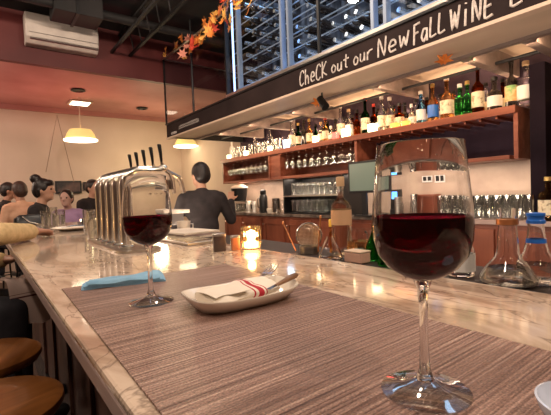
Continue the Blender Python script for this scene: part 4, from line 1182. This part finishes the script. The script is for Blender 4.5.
t = thing('dark_bottle_row', 'dark bottle with steel pourer at the right of the lower tier', 'bottle', (3.03, yb+.10, KT+.0145))
MB().lathe(bottle_prof(.034, .16, .012, .10, .13), n=16).build('bottle_glass', M_darkb, t, smooth=True)
MB().cone((0, 0, .16), (-.01, 0, .185), .008, .003).build('pourer', M_chrome, t, smooth=True)

# monitor
mc = at(360.5, 176.5, X=2.95)
t = thing('monitor', 'black-framed screen glowing dull green on the back counter', 'monitor', (2.94, yy(361, 2.88, KT+.1), KT))
y0m, y1m = yy(375, 2.88, KT+.1)-yy(361, 2.88, KT+.1), yy(345, 2.88, KT+.1)-yy(361, 2.88, KT+.1)
zb_, zt_ = at(361, 193, X=2.94).z-KT, at(361, 161, X=2.94).z-KT
MB().box(0, .04, y0m-.05, y1m, zb_, zt_).build('bezel', M_blackp, t, bevel=.004)
MB().box(-.004, 0, y0m-.03, y1m-.022, zb_+.022, zt_-.022).build('screen', M_screen, t)
MB().box(.01, .03, (y0m+y1m)/2-.03, (y0m+y1m)/2+.03, .01, zb_+.02).box(-.03, .12, (y0m+y1m)/2-.1, (y0m+y1m)/2+.1, 0, .012).build('stand', M_blackp, t)
# POS terminal with little blue screen
t = thing('card_terminal', 'small terminal with a bright blue screen right of the monitor', 'terminal', (3.10, yy(391, 3.10, KT+.1), KT))
MB().box(-.02, .04, -.07, .07, 0, .05).box(.0, .03, -.08, .07, .05, .24).build('terminal_body', M_blackp, t, bevel=.004)
MB().box(-.004, 0, -.03, .05, .15, .22).build('screen', M_bluescreen, t)
# coffee machine like clutter: steel jars and things px 395-425
t = thing('blender_jar', 'cluster of clear glass and steel mixing jars right of the blue screen', 'mixing jars', kc(410, 3.05))
for (dx, dy, r, h, m_) in [(0, .16, .045, .17, M_steel), (-.03, .04, .05, .12, M_glass), (.0, -.08, .045, .15, M_glass), (.06, .0, .04, .19, M_chrome)]:
    MB().lathe([(0, 0), (r*.8, 0), (r, h), (r*.93, h), (r*.74, .008), (0, .008)], (dx, dy, 0), 20).build('jar', m_, t, smooth=True)
t = thing('knife_block', 'reddish wooden box on the counter behind the large glass bowl', 'box', kc(430, 3.22))
MB().box(-.07, .07, -.09, .09, 0, .17).build('box_body', M_front, t, bevel=.004)
MB().box(-.075, .075, -.095, .095, .17, .185).build('lid', M_shelf, t)
for px, lab in ((428, 'left wall socket plate above the wooden box'), (443, 'right wall socket plate above the wooden box')):
    p = at(px, 178.5, X=3.31)
    t = thing('wall_socket', lab, 'socket', (3.318, p.y, p.z))
    MB().box(-.008, 0, -.06, .06, -.04, .04).build('plate', M_white, t)
    MB().box(-.012, -.008, -.045, -.008, -.026, .026).box(-.012, -.008, .008, .045, -.026, .026).build('outlet', M_blackp, t)
# tall glasses, px 436-530
cg2 = thing('tall_glass', 'tall clear glass in the packed rows on the back counter', 'glass', (0, 0, 0), group='tall glasses packed on the counter left of the column')
tumbler_mesh(.031, .175, 18).build('tumbler', M_thing, cg2, smooth=True)
first = True
y1_, y0_ = yy(437, 2.96, KT+.1), yy(528, 2.96, KT+.1)
y = y0_
while y < y1_:
    for X in (2.99, 3.06, 3.13, 3.20):
        loc = (X, y, KT)
        lb_ = 'tall clear glass in the %s row packed on the counter left of the column' % {2.99: 'front', 3.06: 'second', 3.13: 'third', 3.20: 'back'}[X]
        if first: cg2.location = loc; cg2['label'] = lb_; first = False
        else: dup(cg2, loc, label=lb_)
    y += .069
# bottle at right edge
bottle('liquor_bottle', 'yellow bottle on the counter at the right edge past the column', (3.00, yy(548, 3.00, KT+.1)-.0, KT), .27, .055, .016, .17, .21, M_amber, cap=M_goldcap, lab=M_label, labz=(.04, .14))

# ================================================================ STOOLS
def stool(loc, rz, lab):
    t = thing('bar_stool', lab, 'stool', loc, rz)
    MB().lathe([(0, .70), (.13, .70), (.16, .712), (.17, .728), (.168, .742), (.155, .75), (.08, .746), (0, .744)], n=48).build('seat', M_stool, t, smooth=True)
    for k in range(4):
        a_ = PI/4 + k*PI/2
        MB().tube([(.10*math.cos(a_), .10*math.sin(a_), .705), (.175*math.cos(a_), .175*math.sin(a_), 0)], .013, 10).build('leg', M_black, t, smooth=True)
    MB().tube([(.145*math.cos(2*PI*q/32), .145*math.sin(2*PI*q/32), .28) for q in range(32)], .009, 8, closed=True).build('footrest', M_black, t, smooth=True)
    return t
STOOL = stool((-.012, 1.21, 0), .3, 'nearer round wooden bar stool under the bar edge')
stool((-.02, 1.62, 0), 1.2, 'farther round wooden bar stool beside the seated guest')
stool((-.36, 2.25, 0), .8, 'wooden bar stool the yellow-sleeved guest sits on')

# ================================================================ PEOPLE
def remesh(mb, name, m, parent, vox, smooth_it=6):
    bm = mb.bm; bmesh.ops.recalc_face_normals(bm, faces=bm.faces)
    me = bpy.data.meshes.new('tmp'); bm.to_mesh(me); bm.free()
    o = bpy.data.objects.new('tmp', me); COL.objects.link(o)
    md = o.modifiers.new('r', 'REMESH'); md.mode = 'VOXEL'; md.voxel_size = vox; md.use_smooth_shade = True
    sm = o.modifiers.new('s', 'SMOOTH'); sm.iterations = smooth_it; sm.factor = .5
    dg = bpy.context.evaluated_depsgraph_get(); dg.update()
    nm = bpy.data.meshes.new_from_object(o.evaluated_get(dg))
    bpy.data.objects.remove(o); bpy.data.meshes.remove(me)
    nm.name = name; nm.materials.clear(); nm.materials.append(m)
    for p_ in nm.polygons: p_.use_smooth = True
    q = bpy.data.objects.new(name, nm); COL.objects.link(q); q.parent = parent
    return q

def hand(mb, wrist, dirv, up, side, curl=.35, s=1.0):
    """palm, four unequal fingers and a thumb"""
    d = Vector(dirv).normalized(); up = Vector(up).normalized(); lat = d.cross(up).normalized() * side
    up = lat.cross(d).normalized() * side
    if up.z < 0: up = -up
    wrist = Vector(wrist)
    pc_ = wrist + d*.05*s
    M = Matrix((lat, d, up)).transposed()
    mb.ball(pc_, (.040*s, .050*s, .015*s), 10, M)
    mb.cap(wrist, wrist + d*.03*s, .024*s, .024*s)
    for i, (o_, ln) in enumerate([(-.030, .070), (-.010, .080), (.010, .075), (.029, .058)]):
        a_ = pc_ + lat*o_*s + d*.035*s
        d1 = (d - up*curl*.5 + lat*o_*2).normalized(); b_ = a_ + d1*ln*.45*s
        d2 = (d - up*curl*1.4).normalized(); c_ = b_ + d2*ln*.32*s
        d3 = (d - up*curl*2.6).normalized(); e_ = c_ + d3*ln*.25*s
        mb.cap(a_, b_, .0098*s, .0090*s, 6); mb.cap(b_, c_, .0090*s, .0080*s, 6); mb.cap(c_, e_, .0080*s, .0068*s, 6)
    a_ = wrist + d*.02*s - lat*.024*s
    b_ = a_ + (d*.6 - lat*.8).normalized()*.038*s; c_ = b_ + (d*.85 - lat*.35 - up*.2).normalized()*.032*s
    mb.cap(a_, b_, .014*s, .011*s, 6); mb.cap(b_, c_, .011*s, .009*s, 6)

def person(label, hip, face, seated=True, skin=M_skin, top=M_blackc, bottom=M_denim, hair=M_hair, style='short', lean=0.0, look=0.0, tilt=0.0, armL=None, armR=None, sc=1.0, vox=.012, sleeve=1.0, knees=None):
    """hip: pelvis point in the room; face: direction the body faces (deg, 0 = +X); arms: (elbow, hand) offsets in body frame (fwd, left, up)"""
    hip = Vector(hip); hip_ground = Vector((hip.x, hip.y, 0 if not seated else 0))
    t = thing('person', label, 'person', (hip.x, hip.y, 0)); O = Vector((hip.x, hip.y, 0))
    fw = Vector((math.cos(R(face)), math.sin(R(face)), 0)); lf = Vector((-fw.y, fw.x, 0)); up = Vector((0, 0, 1))
    def P(f_, l_, u_): return hip - O + (fw*f_ + lf*l_ + up*u_)*sc
    Mb = Matrix((fw, lf, up)).transposed()
    ca = math.cos(R(lean)); sa = math.sin(R(lean))
    def T(f_, l_, u_): return P(f_*ca + u_*sa, l_, u_*ca - f_*sa)
    body = MB(); cl = MB(); tr = MB()
    def torso(m, g):
        m.ball(T(0, 0, .02), ((.105+g)*sc, (.155+g)*sc, .13*sc), 12, Mb)
        m.ball(T(0, 0, .17), ((.098+g)*sc, (.135+g)*sc, .17*sc), 12, Mb)
        m.ball(T(.0, 0, .34), ((.108+g)*sc, (.165+g)*sc, .16*sc), 12, Mb)
        m.cap(T(-.01, .12, .44), T(-.01, -.12, .44), (.062+g)*sc, (.062+g)*sc, 10)
    torso(body, 0); torso(cl, .014)
    sh = {1: T(-.01, .175, .435), -1: T(-.01, -.175, .435)}
    # neck and head
    nk0 = T(-.005, 0, .46); nk1 = T(.015, 0, .56)
    body.cap(nk0, nk1, .056*sc, .050*sc, 10)
    cl.cap(T(-.005, 0, .44), T(0, 0, .49), .072*sc, .064*sc, 10)
    hc = T(.025, 0, .66)
    lk = Matrix.Rotation(R(look), 3, 'Z'); hf = lk @ fw; hl = lk @ lf
    tl = Matrix.Rotation(R(tilt), 3, hl); hf2 = tl @ hf; hu = tl @ up
    Mh = Matrix((hf2, hl, hu)).transposed()
    def Hd(f_, l_, u_): return hc + (hf2*f_ + hl*l_ + hu*u_)*sc
    body.ball(hc + hu*.015*sc, (.095*sc, .076*sc, .105*sc), 14, Mh)
    body.ball(Hd(.028, 0, -.055), (.062*sc, .055*sc, .062*sc), 12, Mh)       # jaw
    body.cap(Hd(.085, 0, .012), Hd(.108, 0, -.022), .010*sc, .014*sc, 6)     # nose
    body.cap(Hd(.082, -.016, -.052), Hd(.082, .016, -.052), .009*sc, .009*sc, 6)  # lips
    body.ball(Hd(.076, 0, -.088), .018*sc, 8)
    body.cap(Hd(.080, -.035, .030), Hd(.080, .035, .030), .010*sc, .010*sc, 6)
    for s_ in (1, -1): body.ball(Hd(-.004, s_*.077, -.008), (.018*sc, .010*sc, .030*sc), 8, Mh)
    # arms
    for s_, arm in ((1, armL), (-1, armR)):
        if arm is None: arm = ((.06, .06, .17), (.28, .0, .14))
        if len(arm) == 3: el, hn = Vector(arm[0]) - O, Vector(arm[1]) - O       # given in the room
        else: el = T(arm[0][0], s_*(.175+arm[0][1]), arm[0][2]); hn = T(arm[1][0], s_*(.175+arm[1][1]), arm[1][2])
        body.cap(sh[s_], el, .048*sc, .038*sc, 10); body.cap(el, hn, .038*sc, .026*sc, 10)
        hand(body, hn, (hn-el), up if abs((hn-el).normalized().z) < .8 else fw, s_, s=sc)
        cl.cap(sh[s_], el, .062*sc, .052*sc, 10)
        if sleeve > .5: cl.cap(el, el.lerp(hn, .93), .052*sc, .040*sc, 10)
    # legs
    for s_ in (1, -1):
        hp = P(0, s_*.09, -.02)
        if seated:
            kn = P(.43, s_*.12, .0) if knees is None else P(*knees[0 if s_ == 1 else 1])
            dz = -(kn.z) + .10
            ft = Vector((kn.x, kn.y, max(.09, kn.z - .43*sc)))
        else:
            kn = P(.01, s_*.095, -.44); ft = P(-.01, s_*.10, -.86); ft.z = .08
        body.cap(hp, kn, .075*sc, .052*sc, 10); body.cap(kn, ft, .050*sc, .036*sc, 10)
        body.cap(ft - up*.02, ft - up*.045 + fw*.16*sc, .036*sc, .028*sc, 8)
        tr.cap(hp, kn, .092*sc, .068*sc, 10); tr.cap(kn, ft + up*.03, .066*sc, .054*sc, 10)
        sho = MB().cap(ft - up*.035 - fw*.03, ft - up*.045 + fw*.17*sc, .042*sc, .034*sc, 8)
        remesh(sho, 'shoe', M_blackp, t, .014, 2)
    tr.ball(P(0, 0, .0), (.13*sc, .175*sc, .13*sc), 12, Mb)
    remesh(body, 'body', skin, t, vox, 3)
    remesh(cl, 'shirt', top, t, max(vox, .012), 5)
    remesh(tr, 'trousers', bottom, t, .016, 5)
    # hair
    hr = MB()
    hr.ball(hc + hu*.030*sc - hf2*.014*sc, (.098*sc, .086*sc, .103*sc), 14, Mh)
    hr.ball(hc + hu*.000*sc - hf2*.045*sc, (.070*sc, .080*sc, .085*sc), 12, Mh)
    if style == 'bun':
        hr.ball(Hd(-.075, 0, .125), (.055*sc, .055*sc, .050*sc), 10, Mh); hr.cap(Hd(-.04, 0, .09), Hd(-.07, 0, .12), .035*sc, .03*sc)
        hr.ball(Hd(.055, 0, .075), (.045*sc, .07*sc, .04*sc), 10, Mh)
        hr.cap(Hd(-.02, .075, .0), Hd(-.03, .072, -.05), .02*sc, .012*sc); hr.cap(Hd(-.02, -.075, .0), Hd(-.03, -.072, -.05), .02*sc, .012*sc)
    if style == 'pony':
        hr.cap(Hd(-.10, 0, .03), Hd(-.13, 0, -.10), .035*sc, .022*sc); 
        hr.cap(Hd(-.13, 0, -.10), Hd(-.11, 0, -.2), .022*sc, .012*sc)
    h = remesh(hr, 'hair', hair, t, .010, 2)
    # eyes
    for s_ in (1, -1):
        e = MB().ball(Hd(.078, s_*.032, .012), .012*sc, 8).build('eye', mat('eye_dark', (.03, .02, .018), .2), t, smooth=True)
    return t

# guest in yellow at the left: torso is outside the frame, arm lies on the bar
person('person in a yellow knit sweater resting a forearm on the bar, dark trousers', (-.30, 2.24, .83), -12, seated=True, skin=M_skind, top=M_yellow, bottom=M_denim, hair=M_hairb,
       lean=14, armL=((.12, .10, .16), (.30, .02, .22)), armR=((.03, 1.93, 1.128), (.19, 2.20, 1.112), 'room'), vox=.009, look=10,
       knees=((.40, .11, -.06), (.42, -.15, -.04)))
# striped cloth over the guest's knee
kp = at(20, 292, X=.10)
o = MB()
def drape(u_, v_):
    return (-.05+.10*v_+.0*u_, -.065 + .13*u_, .05 - .0 - .17*max(0, v_-.25) - .01*math.sin(u_*9) )
dr = []
o.sheet(lambda u_, v_: (.03*math.sin(v_*2.2)-.05+.09*min(v_*2.2, 1), -.075+.15*u_+.01*v_, .0 - .20*max(0, v_-.35)/.65 + .006*math.sin(u_*10+v_*3)), 14, 16, .003)
ob = o.build('striped_cloth', M_plaid, smooth=True); p = at(21, 278, Y=2.06); ob.location = (p.x, p.y, p.z); ob.rotation_euler = (0, 0, R(-75))
tag(ob, 'pale striped cloth hanging over the seated guest\'s knee', 'cloth')

# woman with a bun, profile to the right, beyond the end of the bar
def head_at(px, py, dist):
    return Vector((0, 0, EYE)) + ray(px, py)*dist*.895
hips = []
def seated_for(head, face, lean=0, sc=1.0, **kw):
    f_ = .025; u_ = .675
    ca, sa = math.cos(R(lean)), math.sin(R(lean)); ff = f_*ca+u_*sa; uu = u_*ca-f_*sa
    fw = Vector((math.cos(R(face)), math.sin(R(face)), 0))
    hips.append(head - fw*ff*sc - Vector((0, 0, uu*sc)))
    return hips[-1]
hd = head_at(44, 189, 4.6)
person('woman with black hair in a bun and a black top, seated in profile', seated_for(hd, -20, 6), -20, lean=6, skin=M_skin, style='bun', look=-6)
hd = head_at(19, 190, 5.6)
person('person in a peach shirt seen from behind, far left', seated_for(hd, 112, 5), 112, lean=5, top=M_peach, hair=M_hairb, skin=M_skind, sc=1.0)
hd = head_at(9, 190, 6.3)
person('dark-haired person facing the peach shirt at the far left', seated_for(hd, -10, 5), -10, lean=5, top=M_blackc, skin=M_skind)
hd = head_at(66, 195, 5.6)
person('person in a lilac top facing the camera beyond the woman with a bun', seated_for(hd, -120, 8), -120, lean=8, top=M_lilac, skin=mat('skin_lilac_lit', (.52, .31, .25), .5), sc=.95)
hd = head_at(93, 187, 6.3)
person('dark-haired guest in black half hidden behind the beer taps', seated_for(hd, -60, 4), -60, lean=4, hair=M_hair)
# bartender seen from behind
hd = head_at(200, 174, 3.9)
hipb = seated_for(hd, 75, 5, .93)
person('bartender in a black shirt and ponytail seen from behind', hipb, 75, seated=False, lean=5, look=22, tilt=0, style='short', skin=M_skin, top=M_blackc, bottom=M_blackc, sc=.93,
       armR=((.08, .12, .22), (.22, .17, .42)), armL=((.10, .08, .2), (.30, .0, .2)))

# dining table with things the far guests sit at
t = thing('dining_table', 'dark high table beyond the end of the bar where the guests sit', 'table', (1.0, 4.98, 0))
MB().lathe([(0, .96), (.20, .96), (.21, .975), (.21, .99), (0, .992)], n=32).build('tabletop', M_barwood, t, smooth=True)
MB().lathe([(0, 0), (.16, 0), (.16, .02), (.03, .04), (.028, .96), (0, .96)], n=20).build('leg', M_black, t, smooth=True)
p = at(66, 208.5, z=1.02)
for px, py, lab in [(60, 209, 'lit glass candle on the far table, left one'), (70, 208, 'lit glass candle on the far table, right one')]:
    d_ = Vector(((.93 if px < 65 else 1.05), 4.92 + (.0 if px < 65 else .03), 0))
    t = thing('table_candle', lab, 'candle', (d_.x, d_.y, .9925))
    MB().lathe([(0, 0), (.025, 0), (.028, .05), (0, .05)], n=16).build('wax', M_tealight, t, smooth=True)

# stools under the seated guests
for nm, (x, y, h_), lab in [('w', (hips[0].x, hips[0].y, hips[0].z-.13), 'stool under the woman with the bun'), ('p', (hips[1].x, hips[1].y, hips[1].z-.13), 'stool under the person in the peach shirt'),
                        ('d', (hips[2].x, hips[2].y, hips[2].z-.13), 'stool under the dark-haired person at the far left'), ('l', (hips[3].x, hips[3].y, hips[3].z-.13), 'stool under the person in lilac'),
                        ('t', (hips[4].x, hips[4].y, hips[4].z-.13), 'stool under the guest behind the beer taps')]:
    st_ = dup(STOOL, (x, y, 0), rz=.4, label='wooden bar ' + lab); st_.scale = (.9, .9, h_/.75)
# handbag on the bar's far end
p = at(28, 226, z=BT)
t = thing('handbag', 'black handbag with a thin strap lying on the far end of the bar', 'handbag', (p.x+.06, p.y+.12, BT+.0005), R(10))
MB().loft([rrect(0, 0, .13, .05, 0, 3.5, 32), rrect(0, 0, .15, .06, .015, 3.5, 32), rrect(0, 0, .145, .05, .06, 3.5, 32), rrect(0, 0, .11, .03, .085, 3.5, 32)]).build('bag_body', M_blackp, t, smooth=True)
MB().tube([(-.10, -.05, .075), (-.06, -.08, .03), (0, -.095, .006), (.06, -.09, .010), (.11, -.055, .05), (.12, -.03, .07)], .004, 6).build('strap', M_chrome, t, smooth=True)

# string of bulbs over the room behind the camera: they sparkle in the glasses
sl = thing('string_light', 'string of small warm bulbs hung under the ceiling behind the camera', 'string lights', (0, -1.6, 2.9))
bulbs = [(-2.6 + .42*i, (-.35 if i % 2 else .1), .12*math.cos(i*1.57)) for i in range(13)]
MB().tube([(x, y, z+.05) for x, y, z in bulbs], .006, 6).build('cable', M_black, sl)
for b in bulbs:
    MB().ball(b, .035, 8).build('bulb', mat('warm_bulb', (1, .8, .5), .5, emit=(1, .72, .42), estr=45), sl, smooth=True)
